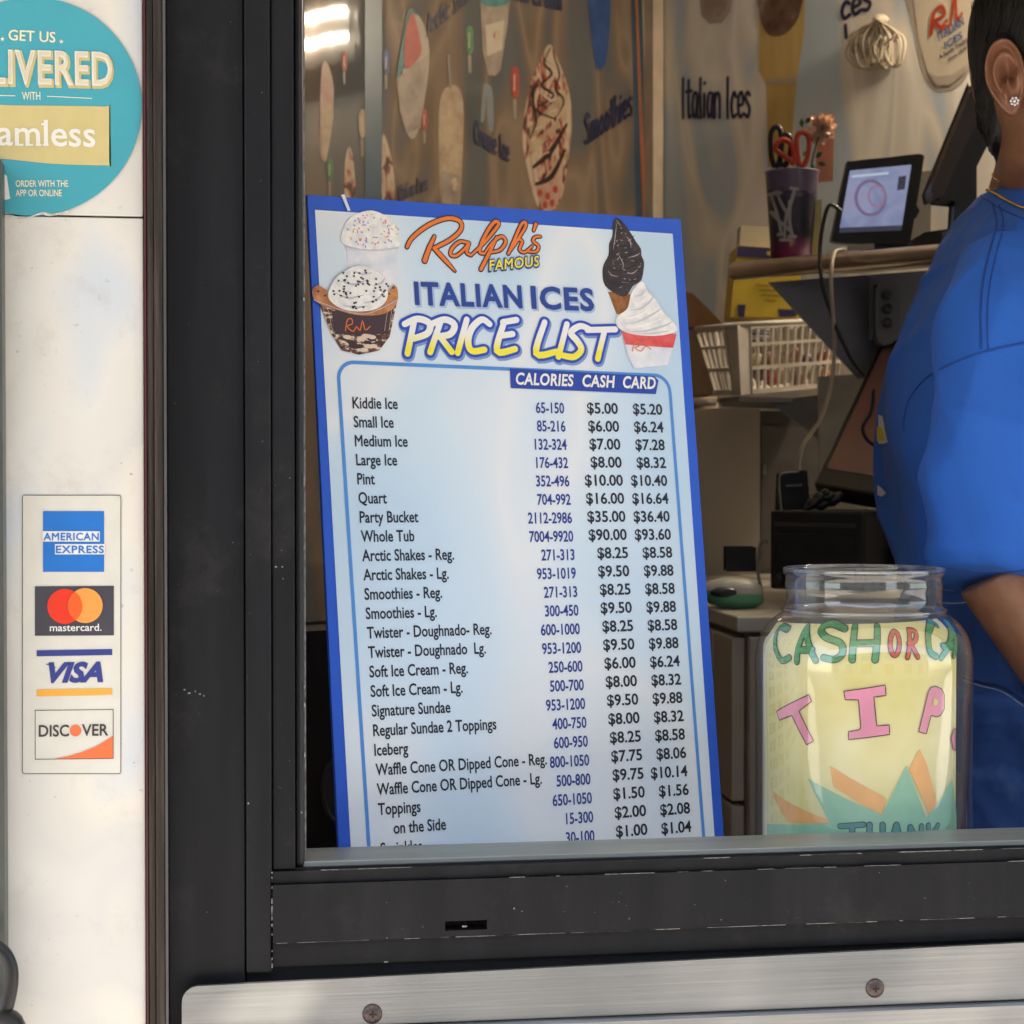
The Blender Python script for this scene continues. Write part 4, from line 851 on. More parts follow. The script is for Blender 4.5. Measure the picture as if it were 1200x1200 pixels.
b = MB(); b.poly(VT, [(996,200),(1068,193),(1057,264),(984,267)], .0004); b.build('screen', scrmat(), tb)
def em(name, c, s):
    m = NT(name); m.b.inputs['Emission Color'].default_value = (*c, 1); m.b.inputs['Emission Strength'].default_value = s; m.b.inputs['Base Color'].default_value = (.02,.02,.02,1); return m.mat
b = MB(); b.stroke(VT, circ(1020,232,17,20,18)+[(1037,232)], .004, .0008, 0, 2); b.stroke(VT, circ(1027,230,9,12,14)+[(1036,230)], .003, .0012, 1, 2); b.poly(VT, [(1053,207),(1062,206),(1060,222),(1051,223)], .0008, 2); b.stroke(VT, [(999,207),(1040,203)], .003, .0008, 3, 1); b.poly(VT, [(984,267),(1057,264),(1056,270),(983,273)], .0008, 2)
b.build('screen_picture', [em('screen_mauve', (.20,.16,.32), .22), em('screen_rose', (.34,.22,.40), .22), em('screen_dark', (.08,.09,.16), .12), em('screen_pale', (.4,.48,.65), .3)], tb)
b = MB(); b.prism(VT, [(1018,284),(1062,283),(1068,300),(1014,302)], -.004, -.05); b.prism(VT, [(1060,240),(1072,236),(1078,246),(1074,254),(1062,256)], -.006, -.02); b.build('stand', M['plastic_black'], tb, bevel=.001)
b = MB(); b.prism(VT, [(993,287),(1024,285.5),(1024,292),(993,294)], .003, -.001); b.build('label_strip', mat('grey_label', (.35,.33,.31), .6), tb)
b = MB(); b.prism(VS(dt+.10), [(1058,202),(1092,200),(1090,296),(1058,296)], 0, -.05); o = b.build('white_carton', mat('white_card_dim', (.45,.42,.38), .6), None, label='small white carton behind the right edge of the tablet', cat='carton')
b = MB(); b.prism(VS(dsh(1090,.05)), [(1070,283),(1084,274),(1112,270),(1116,284),(1090,289),(1072,289)], 0, -.04); b.build('card_reader', M['plastic_black'], None, label='flat black card reader on the shelf between tablet and person', cat='card reader', bevel=.002)
# customer display on a stand
dd = 2.22; VD = VS(dd); cdp = thing('tilted_display', Q(1135,290,dd), 'slim dark display tilted steeply on a black stand beside the person', 'display')
b = MB(); b.prism(VD, [(1146,92),(1158,118),(1130,168),(1104,228),(1095,231),(1093,222)], 0, -.05); b.build('panel', mat('brown_black_panel', (.045,.03,.026), .35), cdp, bevel=.002)
b = MB(); b.prism(VD, [(1158,118),(1163,140),(1157,170),(1126,232),(1106,230),(1132,168)], -.012, -.06); b.build('housing', M['plastic_black'], cdp, bevel=.002)
b = MB(); b.prism(VD, [(1130,195),(1150,172),(1150,262),(1126,264)], -.03, -.06); b.prism(VD, [(1124,262),(1154,262),(1158,292),(1120,292)], -.02, -.09); b.build('stand', M['plastic_black'], cdp, bevel=.002)
# cable coil on the rear wall
cdv = thing('cable_coil', RW.pt(RW.hit(1036,24)), 'bundled coil of cream cable hanging on the rear wall', 'cable')
cab = mat('cream_cable', (.50,.43,.33), .5); random.seed(4)
b = MB()
for i in range(17):
    f = i/16; x0 = 1008+f*46+random.uniform(-3,3); cx = 1036+random.uniform(-4,4); wd = random.uniform(7,15); bt = 72+random.uniform(0,16)-abs(f-.6)*10; hh = .006+random.random()*.022
    pts = [(cx,26),(x0+wd*.2+ (x0-1036)*.25,42),(x0-wd*.4,58),(x0,bt-4),(x0+wd*.55,bt),(x0+wd,bt-10),(x0+wd*.8+2,46),(cx+2,27)]
    b.tube(catmull([RW.pt(RW.hit(*p), hh+.004*math.sin(j+i)) for j, p in enumerate(pts)], 5), .0018, 7)
for pts in ([(1036,28),(1014,38),(1001,60),(1003,72),(1012,80),(1030,84),(1042,74)], [(1030,34),(1010,48),(1006,66),(1018,70),(1024,54),(1016,46),(1008,56)]):
    b.tube(catmull([RW.pt(RW.hit(*p), .02) for p in pts], 6), .0021, 7)
b.build('cable_loops', cab, cdv)
b = MB(); b.ell(RW.pt(RW.hit(1037,25), .012), (.012,.010,.008)); b.build('tie', cab, cdv)
# yellow carton, basket and what lies in it
yb = thing('yellow_carton', Q(890,378,2.78), 'yellow and navy carton standing behind the shelf above the basket', 'carton')
VY = VS(2.76); b = MB(); b.prism(VY, [(864,288),(908,292),(938,292),(938,372),(857,370)], 0, -.09); b.build('box', mat('yellow_card', (.58,.43,.05), .5), yb, bevel=.001)
b = MB(); b.poly(VY, [(864,288),(908,291),(908,304),(863,301)], .001, 0); b.poly(VY, [(864,357),(874,357),(872,374-2),(865,372)], .001, 0); b.poly(VY, [(911,362),(935,363),(933,371),(913,371)], .001, 0)
for y0, x0, x1 in ((334,886,904),(340,890,912),(346,892,916),(352,896,908)): b.stroke(VY, [(x0,y0),((x0+x1)/2,y0+.6),(x1,y0+1)], .0022, .001, 1, 2)
b.poly(VY, circ(901,297,3,2.5,12), .0016, 2); b.build('printed_marks', [mat('navy_card', (.035,.03,.11), .5), mat('small_print', (.30,.22,.03), .5), mat('yellow_dot', (.5,.4,.1), .5)], yb)
b = MB(); b.prism(VS(2.80), [(868,264),(906,266),(906,300),(866,300)], 0, -.04); b.build('clear_carton', mat('pale_carton', (.42,.38,.32), .5), None, label='small pale carton behind the navy top of the yellow carton', cat='carton')
b = MB(); b.prism(VS(2.86), [(795,340),(812,344),(846,378),(846,384),(795,384)], 0, -.08); b.build('cardboard_flap', mat('cardboard', (.36,.20,.10), .8, bump=.1), None, label='brown cardboard box with slanted flap right of the price list edge', cat='box')
b = MB(); b.prism(VS(2.84), [(795,386),(830,386),(836,462),(795,462)], 0, -.10); b.build('cardboard_box', mat('cardboard_pale', (.32,.22,.14), .8, bump=.1), None, label='pale brown box left of the white basket on the lower shelf', cat='box')
bk = thing('plastic_basket', Q(880,463,2.66), 'white slotted plastic basket full of small cups and packets', 'basket')
bw = mat('basket_plastic', (.62,.57,.50), .45)
cT = [(816,386,2.74),(864,381,2.60),(992,374,2.72)]; cB = [(840,462,2.72),(868,463,2.61),(980,453,2.70)]
T = [Q(*p) for p in cT]; B_ = [Q(*p) for p in cB]
back = [T[0]+T[2]-T[1]+FH*.03, B_[0]+B_[2]-B_[1]+FH*.02]
def grid(A, Bq, C, D, nb, name):                           # A-B top edge, D-C bottom edge
    b = MB(); n_ = (Bq-A).cross(D-A).normalized()*.0022
    for f0, f1 in ((0,.06),(.27,.31),(.60,.65),(.93,1)):
        q = [A+(D-A)*f1, Bq+(C-Bq)*f1, Bq+(C-Bq)*f0, A+(D-A)*f0]; b.hexa([p-n_ for p in q]+[p+n_ for p in q])
    for i in range(nb+1):
        f = i/nb; w_ = .10/nb; q = [A+(Bq-A)*max(f-w_,0), A+(Bq-A)*min(f+w_,1)]; r = [D+(C-D)*max(f-w_,0), D+(C-D)*min(f+w_,1)]
        q = [r[0], r[1], q[1], q[0]]; b.hexa([p-n_*.9 for p in q]+[p+n_*.9 for p in q])
    b.build(name, bw, bk)
ff = (878-864)/(992-864)
Af, Df = T[1]+(T[2]-T[1])*ff, B_[1]+(B_[2]-B_[1])*ff; Ag, Dg = T[1]+(T[0]-T[1])*.28, B_[1]+(B_[0]-B_[1])*.28
grid(Af, T[2], B_[2], Df, 13, 'long_side'); grid(T[0], Ag, Dg, B_[0], 5, 'short_side'); grid(T[0], back[0], back[1], B_[0], 12, 'back_side')
b = MB(); b.loft([[Dg, B_[1]-FH*.004, Df, Df+FH*.004, B_[1]+FH*.002, Dg+FH*.004], [Ag, T[1]-FH*.004, Af, Af+FH*.004, T[1]+FH*.002, Ag+FH*.004]], smooth=False); b.build('corner_panel', bw, bk)
b = MB(); b.tube([T[0], T[1], T[2], back[0], T[0]], .004, 8); b.build('rim', bw, bk)
b = MB(); q = [B_[0], B_[1], B_[2], back[1]]; b.add(q+[p+Vector((0,0,.003)) for p in q], [(0,1,2,3),(7,6,5,4)]); b.build('base', bw, bk)
random.seed(9); prev = None
wcup = mat('white_cup_plastic', (.6,.56,.5), .4)
for i in range(9):
    p = Q(908+i*7.2, 392+random.uniform(-2,2), 2.70+random.uniform(0,.02)); b = MB(); b.lathe((p.x,p.y,p.z-.016), [(.001,0),(.0040,0),(.0058,.024),(.0064,.025),(.0054,.025)], 14)
    b.build('portion_cup', wcup, None, label=('leftmost','second','third','fourth','fifth','sixth','seventh','eighth','rightmost')[i]+' small white cup from the left along the basket top', cat='cup', group='small white cups in the basket')
b = MB(); p = Q(890, 404, 2.68)
for i in range(7): b.lathe((p.x,p.y,p.z+i*.0045), [(.001,0),(.013,0),(.0135,.0012),(.013,.0024),(.001,.0024)], 20, m=i % 2)
b.build('lid_stack', [mat('lid_white', (.6,.58,.54), .4), mat('lid_blue', (.07,.22,.36), .4)], None, label='stack of blue and white lids behind the basket corner', cat='lids')
cols = [(.5,.42,.3),(.35,.06,.04),(.10,.07,.10),(.45,.2,.14),(.5,.45,.36),(.25,.12,.09)]; pm = [mat('packet_%s' % n, c, .4, var=.3, scale=60) for n, c in zip(('cream','red','plum','peach','ivory','brown'), cols)]
cn = ('cream','red','plum','peach','ivory','brown')
for i in range(12):
    x = 886+ (i % 6)*16+random.uniform(-3,3); y = (420 if i < 6 else 440)+random.uniform(-4,4); p = Q(x, y, 2.685+random.uniform(0,.02)+ (x-880)*.0006); rot = Matrix.Rotation(random.uniform(-.7,.7), 3, 'Y')
    b = MB(); b.ell(p, (.010,.006,.0125), 10, 7, rot=rot); ci = (i*5+(i//6)*2) % 6; b.build('snack_packet', pm[ci], None, label=cn[ci]+' wrapped packet in the '+('upper' if i < 6 else 'lower')+' layer of packets inside the white basket', cat='packet', group='small packets in the basket')
ls = thing('lower_shelf', Q(850,466,2.62), 'narrow steel shelf with tube edge under the basket', 'shelf')
z0 = Q(850,464,2.66).z-.004
b = MB(); e0 = Q(790,470,2.66); e0.z = z0-.008; b.tube([e0, e0+(Q(850,466,2.6)-Q(790,470,2.66)).normalized()*.075], .008, 14); b.build('tube_edge', bronze, ls)
b = MB(); b.obox(Vector((Q(795,466,2.74).x, Q(795,466,2.74).y, z0-.006)), (Q(868,466,2.56)-Q(795,466,2.74))*Vector((1,1,0)), nin*.001+uR*.28*Vector((1,1,0)), (0,0,.006))
b = MB(); q = [Q(800,466,2.74), Q(866,466,2.57), Q(1000,466,2.68), Q(920,466,2.9)]; q = [Vector((p.x,p.y,z0-.006)) for p in q]; b.hexa(q+[p+Vector((0,0,.0058)) for p in q]); b.build('shelf_top', M['dark_steel'], ls)
b = MB(); b.prism(VS(2.62), [(900,470),(965,462),(966,520),(930,492)], 0, -.003); b.build('gusset_sheet', M['dark_steel'], ls)
# cabinets behind
b = MB(); b.prism(VS(2.82), [(780,479),(889,481),(889,690),(780,690)], 0, -.14); b.build('grey_cabinet', mat('beige_grey_enamel', (.42,.38,.33), .5, var=.06, scale=5), None, label='plain beige grey metal cabinet right of the price list under the lower shelf', cat='cabinet', bevel=.002)
db = thing('dark_cabinet', Q(925,690,2.84), 'dark grey cabinet with small latch between beige cabinet and register screen', 'cabinet')
b = MB(); b.prism(VS(2.86), [(889.5,483),(1000,483),(1000,690),(889.5,690)], 0, -.12); b.build('body', mat('charcoal_enamel', (.10,.096,.09), .5), db, bevel=.002)
b = MB(); b.prism(VS(2.858), [(893,500),(958,502),(958,686),(893,686)], .003, -.002); b.build('door', mat('charcoal_door', (.13,.123,.115), .45), db, bevel=.001)
b = MB(); b.prism(VS(2.855), [(894,545),(897,545),(897,556),(894,556)], .006, -.001); b.build('latch', M['steel'], db)
b = MB(); b.prism(VS(2.55), [(959,441),(1018,438),(1018,600),(962,600)], 0, -.01); b.build('pale_sheet', mat('pale_board', (.30,.29,.26), .6, var=.2, scale=20), None, label='pale grey board standing upright behind the register screen', cat='board')
swb = thing('switch_box', Q(1040,400,2.42), 'grey metal switch box with marked buttons under the tube edged shelf', 'switch box')
b = MB(); b.prism(VS(2.41), smoothpoly([(1030,332),(1050,333),(1054,350),(1050,396),(1030,400),(1027,360)],3), 0, -.03); b.build('box', mat('switch_grey', (.12,.12,.12), .45), swb, bevel=.001)
for y in (346,362,378): MB().ell(Q(1040,y,2.405), (.0065,.004,.0065), 12, 8).build('button', mat('switch_button', (.05,.05,.05), .4), swb)
b = MB(); b.prism(VS(2.43), [(1019,322),(1024,322),(1024,398),(1019,398)], 0, -.006); b.build('conduit', M['dark_steel'], swb)
# register screen
A, Bq, C = Q(1034,396,2.46), Q(953,567,2.24), Q(1100,592,2.10); D = A+(C-Bq); nn = (C-Bq).cross(A-Bq).normalized()
if nn.dot(CAM-A) < 0: nn = -nn
rg = thing('register_monitor', (Bq+C)/2, 'large dark touch monitor leaning back behind the person with reddish reflection painted on its screen', 'monitor')
b = MB(); q = [Bq, C, D, A]; b.hexa([p-nn*.022 for p in q]+q); b.build('bezel', M['plastic_black'], rg, bevel=.003)
iq = lambda u, v: Bq+(C-Bq)*u+(A-Bq)*v
scr = NT('painted_reflection_screen'); n_ = scr.noise(5, 2, .4); scr.l(scr.ramp(n_, [(.35, (.17,.10,.085)), (.6, (.27,.14,.12))]), scr.b.inputs['Base Color']); scr.b.inputs['Roughness'].default_value = .16  # reddish reflection painted into the base colour of the screen
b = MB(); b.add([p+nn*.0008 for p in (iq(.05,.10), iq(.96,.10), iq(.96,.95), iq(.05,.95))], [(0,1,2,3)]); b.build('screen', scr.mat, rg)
b = MB(); m_ = (Bq+C)/2-nn*.02+RT*.06-UZ_*.02; b.hexa([m_+Vector(v) for v in ((-.05,-.03,-.06),(.05,-.03,-.06),(.05,.08,-.06),(-.05,.08,-.06),(-.03,0,.03),(.03,0,.03),(.03,.05,.05),(-.03,.05,.05))]); b.build('stand', M['plastic_black'], rg, bevel=.003)
# cash drawer / printer
dv = thing('receipt_printer', Q(960,690,2.25), 'black receipt printer box on the rear counter above the tip jar', 'printer')
F0, F1 = Q(902,598,2.20), Q(1012,612,2.12); zt_p = F0.z; zb_p = Q(902,690,2.2).z
fa = (F1-F0); fa.z = 0; fb = Vector((-fa.y, fa.x, 0)).normalized(); fb = fb if fb.dot(FH) > 0 else -fb
b = MB(); o_ = Vector((F0.x,F0.y,zb_p)); b.obox(o_, fa, fb*.14, (0,0,zt_p-zb_p)); b.build('case', M['plastic_black'], dv, bevel=.003)
b = MB(); b.obox(o_+fa*.06-fb*.0015+Vector((0,0,(zt_p-zb_p)*.10)), fa*.86, fb*.002, (0,0,(zt_p-zb_p)*.62)); b.build('front_panel', mat('printer_panel', (.02,.02,.022), .25), dv, bevel=.001)
b = MB(); b.obox(o_+fa*.06-fb*.002+Vector((0,0,(zt_p-zb_p)*.80)), fa*.86, fb*.002, (0,0,(zt_p-zb_p)*.05)); b.build('paper_slot', mat('slot_grey', (.05,.05,.05), .3), dv)
b = MB(); b.ell(o_+fa*.14-fb*.004+Vector((0,0,.012)), (.006,.004,.006)); b.build('knob', M['plastic_black'], dv)
sd = thing('card_terminal', Q(930,598,2.28), 'small black terminal with pale edge standing on the receipt printer', 'card terminal')
b = MB(); b.prism(VS(2.28), [(916,556),(944,553),(948,600),(914,600)], 0, -.03); b.build('body', M['plastic_black'], sd, bevel=.002)
loopq([(916,600),(913.5,575),(914,558),(920,554.5),(936,553)], 2.277, .0011, 'pale_edge', mat('pale_rim', (.4,.37,.33), .4), sd)
b = MB(); b.prism(VS(2.276), [(921,568),(940,567),(940,569.5),(921,570.5)], .001, 0); b.build('slot', mat('slot_line', (.2,.19,.18), .4), sd)
random.seed(2); b = MB()
for i in range(9):
    x, y = 950+i*3.5, 580+random.uniform(-6,8); b.ell(Q(x,y+4,2.2), (random.uniform(.005,.012), .008, random.uniform(.004,.008)), 8, 6, rot=Matrix.Rotation(random.uniform(-1,1), 3, 'Y'))
b.build('plug_cluster', M['plastic_black'], None, label='tangle of black plugs on top of the receipt printer', cat='plugs')
# cables hanging down
loopq([(986,248),(973,240),(966,256),(961,290),(963,330,-.02),(972,362,-.02),(985,395,-.03),(1000,425,-.03),(1012,440)], 2.38, .0024, 'black_cable', M['plastic_black'], None, label='black cable hanging from the tablet over the shelf edge', cat='cable')
loopq([(990,292,.02),(978,296),(974,318,-.02),(974,340,-.02),(978,400,0),(974,450,0),(962,490,0),(942,520),(936,545),(940,566),(950,580),(966,578)], 2.36, .0024, 'white_cable', cab, None, label='cream cable hanging from the shelf down to the plugs', cat='cable')
loopq([(1024,456),(1021,482),(1011,500),(1016,515),(1026,522)], 2.2, .0022, 'black_cable', M['plastic_black'], None, label='short black cable hanging in front of the large monitor', cat='cable')
# counter with drawers that runs towards the viewer
zct = Q(868,722,2.0).z; fd = hdir(-6); fr = Vector((fd.y, -fd.x, 0))
o2 = Q(870,722,2.0); o2.z = 0
ct = thing('drawer_counter', Vector((o2.x, o2.y, ZF)), 'pale counter with beige doors and bar handle seen between price list and tip jar', 'counter')
beige = mat('beige_door', (.50,.44,.35), .45, var=.05, scale=4)
b = MB(); b.obox(Vector((o2.x,o2.y,ZF))+fr*.004+fd*.002, fd*.80, fr*.8, (0,0,zct-ZF-.016)); b.build('carcass', mat('carcass_beige', (.24,.20,.155), .5), ct)
b = MB(); b.obox(Vector((o2.x,o2.y,zct-.0155))-fd*.012-fr*.008, fd*.84, fr*.82, (0,0,.0155)); b.build('worktop', mat('worktop', (.62,.58,.50), .28, var=.08, scale=30), ct, bevel=.002)
for (f0, f1) in ((.004,.09),(.098,.30),(.306,.52),(.526,.78)):
    for (za, zb2) in ((ZF+.02, ZF+.62),(ZF+.625, ZF+.86),(ZF+.865, zct-.022)):
        b = MB(); b.obox(Vector((o2.x,o2.y,za))+fd*f0-fr*.010, fd*(f1-f0), fr*.0135, (0,0,zb2-za)); b.build('door', beige, ct, bevel=.0015)
for (f0, z_) in ((.14, Q(856,936,2.1).z), (.14, ZF+.3), (.36, ZF+.80)):
    p = Vector((o2.x,o2.y,z_))+fd*f0-fr*.034
    b = MB(); b.tube([p+fr*.024, p, p+fd*.02, p+fd*.12, p+fd*.14, p+fd*.14+fr*.024], .0045, 10); b.build('bar_handle', M['steel'], ct)
p = Vector((o2.x,o2.y,0))-fd*.004+fr*.004
b = MB(); b.obox(p+Vector((0,0,ZF+.02)), fr*.6, -fd*.012, (0,0,.72)); b.build('end_panel', beige, ct, bevel=.0015)
b = MB(); b.obox(p+Vector((0,0,ZF+.745)), fr*.6, -fd*.012, (0,0,zct-ZF-.745-.02)); b.build('end_panel', beige, ct, bevel=.0015)
# things on that counter
wp = thing('wipes_pack', Q(862,690,2.12), 'soft green and white wipes pack with dark oval lid lying on the counter', 'wipes pack')
wc = Q(858,676,2.12); wc.z = zct+.017
b = MB(); b.ell(wc, (.034,.026,.017), 20, 10); b.build('pack', mat('pack_white', (.55,.56,.50), .4), wp)
b = MB(); b.ell(wc+Vector((0,0,-.004)), (.0352,.027,.0145), 20, 8, rot=Matrix.Rotation(.12, 3, 'Y')); b.build('green_band', mat('pack_green', (.12,.38,.25), .4), wp)
b = MB(); b.ell(wc+Vector((-.014,-.0205,.001)), (.016,.008,.006), 16, 8); b.build('dark_lid', mat('pack_dark', (.03,.035,.045), .3), wp)
b = MB(); b.prism(VS(2.3), [(853,643),(884,643),(884,668),(853,668)], 0, -.03); b.build('black_block', M['plastic_black'], None, label='small black block behind the green and white wipes pack', cat='block', bevel=.002)
loopq([(892,690),(888,668),(890,642),(895,632),(900,636)], 2.24, .002, 'grey_wire', mat('grey_wire', (.25,.24,.22), .5), None, label='thin grey wire loop left of the receipt printer', cat='wire')

# ================================================================== TIP JAR
DJ = 1.46; kj = k_(DJ); jc = Q(1012,700,DJ); jz = lambda py: Q(1012, py, DJ).z
jar = thing('tip_jar', Vector((jc.x, jc.y, ZCT)), 'large open clear plastic tip jar with a yellow handwritten paper inside', 'jar')
def clearmat():
    m = NT('clear_plastic'); t = m.n('BsdfTransparent'); t.inputs[0].default_value = (.96,.965,.96,1); g_ = m.n('BsdfGlossy', Roughness=.05); g_.inputs[0].default_value = (1,1,1,1)
    lw = m.n('LayerWeight', Blend=.5); pw = m.n('Math'); pw.operation = 'POWER'; m.l(lw.outputs['Facing'], pw.inputs[0]); pw.inputs[1].default_value = 2.6; mr = m.n('MapRange'); m.l(pw.outputs[0], mr.inputs[0]); mr.inputs[1].default_value = 0; mr.inputs[3].default_value = .095; mr.inputs[4].default_value = .66
    bp = m.n('Bump', Strength=.25, Distance=.002); m.l(m.noise(28, 2, .5, sc=(1,1,.5)), bp.inputs['Height']); m.l(bp.outputs[0], g_.inputs['Normal'])
    df = m.n('BsdfDiffuse'); df.inputs[0].default_value = (.8,.82,.82,1); hz = m.n('MixShader'); hz.inputs[0].default_value = .035; m.l(t.outputs[0], hz.inputs[1]); m.l(df.outputs[0], hz.inputs[2]); x = m.n('MixShader'); m.l(mr.outputs[0], x.inputs[0]); m.l(hz.outputs[0], x.inputs[1]); m.l(g_.outputs[0], x.inputs[2]); m.l(x.outputs[0], m.out.inputs[0]); return m.mat
CL = clearmat()
zz = [(92,665),(93.5,667),(93.5,672),(91,674),(90.5,680),(91.5,684),(91.5,687),(90.5,691),(90.5,700),(91,710),(96,712.5),(96,715.5),(94.5,717),(99,720),(106,725),(113,732),(119,741),(123.5,753),(126,768),(126.3,785),(126.3,800),(125.6,900),(126.3,985)]
prof = [(r*kj, jz(y)) for r, y in zz]+[(126*kj, ZCT+.012), (120*kj, ZCT+.001), (20*kj, ZCT+.003), (.001, ZCT+.003)]
b = MB(); b.lathe((jc.x,jc.y,0), prof, 96); b.build('shell', CL, jar)
b = MB(); c0_ = Vector((jc.x,jc.y,0))
for ry, yy, rr in ((92,667,.0013),(95.2,714,.0010)): b.tube([c0_+Vector((ry*kj*math.cos(a), ry*kj*math.sin(a), jz(yy))) for a in [6.28318*i/96 for i in range(97)]], rr, 8)
b.build('rim_threads', CL, jar, kind='stuff')
RP = 126*kj-.0045
class Prof(Cyl):                                   # paper follows the inside of the jar, shoulder included
    zs_ = [jz(y) for r, y in zz if y >= 710][::-1]; rs_ = [r*kj for r, y in zz if y >= 710][::-1]
    def rad(s, z): return min(RP, float(np.interp(z, s.zs_, s.rs_))-.0035)
    def hit(s, px, py):
        r = s.r
        for _ in range(3): q = Cyl(s.o, r).hit(px, py); r = s.rad(q[1])
        return (q[0]/Cyl(s.o, r).r*s.r if r else q[0], q[1])
    def pt(s, q, h=0):
        rr = s.rad(q[1])+h; t = q[0]/s.r; return s.o+Vector((math.sin(t)*rr, -math.cos(t)*rr, q[1]))
PC = Prof((jc.x,jc.y,0), RP)
aL, aR = PC.hit(893.5,800)[0], PC.hit(1121,800)[0]
zt0_, zt1_ = PC.hit(903,727)[1], PC.hit(1118,722)[1]; zbp = ZCT+.006
pp = thing('tip_sign_paper', Vector((jc.x, jc.y-RP, zbp)), 'yellow paper with coloured hand lettering curled inside the tip jar', 'paper sign')
b = MB(); n, nz = 48, 36
for f in range(n+1):
    a = aL+(aR-aL)*f/n; zt_q = zt0_+(zt1_-zt0_)*f/n-(.011 if f < 2 else 0)
    for j in range(nz+1):
        zj = zbp+(zt_q-zbp)*(1-(1-j/nz)**1.5); b.v.append(PC.pt((a, zj), -.0003))
for f in range(n):
    for j in range(nz): i0_ = f*(nz+1)+j; b.f.append([i0_, i0_+nz+1, i0_+nz+2, i0_+1]); b.m.append(0); b.sm.append(True)
b.build('sheet', spot('pale_yellow_sheet', [(.32, srgb(226,214,132)), (.6, srgb(240,233,186))], 9, .6, bump=.25), pp)
J = lambda x, y: (800+x/3, 620+y/3)
jm = [mat('marker_dark', srgb(50,44,46)), mat('marker_green', srgb(66,152,96), .5, var=.35, scale=160, sc=(1,1,5)), mat('marker_red', srgb(204,80,56), .5, var=.35, scale=160, sc=(1,1,5)), mat('paper_pink', srgb(236,150,180), .5), mat('paper_orange', srgb(250,182,110), .55), mat('paper_teal', srgb(140,200,172), .55, var=.08), mat('marker_teal', srgb(40,140,140), .5), mat('hole_yellow', srgb(232,220,130), .55)]
KS = k_(1.39)
def ls_(strokes, w_, m_, par_b):
    for s in strokes: par_b.stroke(PC, [J(*p) for p in s], (w_+7)/3*KS, .0003, 0, 5)
    for s in strokes: par_b.stroke(PC, [J(*p) for p in s], w_/3*KS, .0006, m_, 5)
b = MB()
ls_([[(372,352),(345,343),(328,372),(330,430),(350,462),(376,452)], [(402,466),(438,345)], [(438,345),(468,462)], [(416,425),(456,425)], [(572,350),(525,332),(487,350),(505,380),(556,402),(562,436),(535,458),(496,452)], [(606,342),(596,460)], [(684,342),(676,460)], [(600,402),(680,400)],
     [(890,335),(872,326),(862,368),(868,428),(890,448)], [(908,452),(932,325)], [(932,325),(952,445)], [(914,412),(948,412)]], 20, 1, b)
ls_([circ(745,402,16,42,14)+[(761,402)], [(794,354),(790,452)], [(794,354),(818,360),(816,392),(794,402)], [(800,402),(826,450)]], 13, 2, b)
b.build('cash_lettering', jm, pp)
def outl(pts, m_, b, o_=.8):
    q = [J(*p) for p in pts]; b.poly(PC, q, .0003, m_, maxlen=.008)
    b.stroke(PC, q+[q[0]], o_*KS*1.3, .0006, 0, 1)
b = MB(); outl([(332,640),(445,582),(455,605),(410,640),(462,745),(437,758),(385,655),(342,672)], 3, b); outl([(567,570),(712,548),(714,585),(672,590),(682,692),(726,688),(727,722),(583,740),(583,712),(622,705),(626,695),(618,600),(572,600)], 3, b)
outl([(828,712),(862,572),(872,556),(888,552),(908,562),(918,582),(918,632),(905,655),(890,660),(872,655),(855,720)], 3, b); b.poly(PC, [J(*p) for p in ((880,593),(895,603),(891,618),(877,620))], .0009, 7)
outl([(940,735),(950,705),(957,700),(957,780),(948,772)], 3, b); b.build('tips_lettering', jm, pp)
b = MB()
for pts, m_, hh in (([(308,912),(520,1025),(515,1033),(372,1030)],4,.0003), ([(518,832),(715,945),(700,1008),(530,905)],4,.0003), ([(832,772),(855,820),(900,980),(870,1012),(795,845)],4,.0003),
                    ([(300,1036),(520,1034),(440,875),(700,1004),(785,832),(855,1015),(945,880),(960,1000),(960,1230),(300,1230)],5,.0006)): b.poly(PC, [J(*p) for p in pts], hh, m_, maxlen=.008)
b.build('star_burst', jm, pp)
b = MB(); 
for w_, hh, m_ in ((7.5,.0009,0),(5,.0012,6)):
    for s_ in ([(985,968),(1012,966)],[(999,968),(998,996)],[(1019,966),(1018,996)],[(1034,966),(1034,996)],[(1019,981),(1034,981)],[(1041,996),(1050,966)],[(1050,966),(1058,996)],[(1065,996),(1066,969)],[(1066,969),(1078,992)],[(1078,992),(1079,968)],[(1087,967),(1087,996)],[(1098,967),(1089,981)],[(1089,981),(1099,996)]): b.stroke(PC, s_, w_*KS, hh, m_)
b.build('thank_lettering', jm, pp)
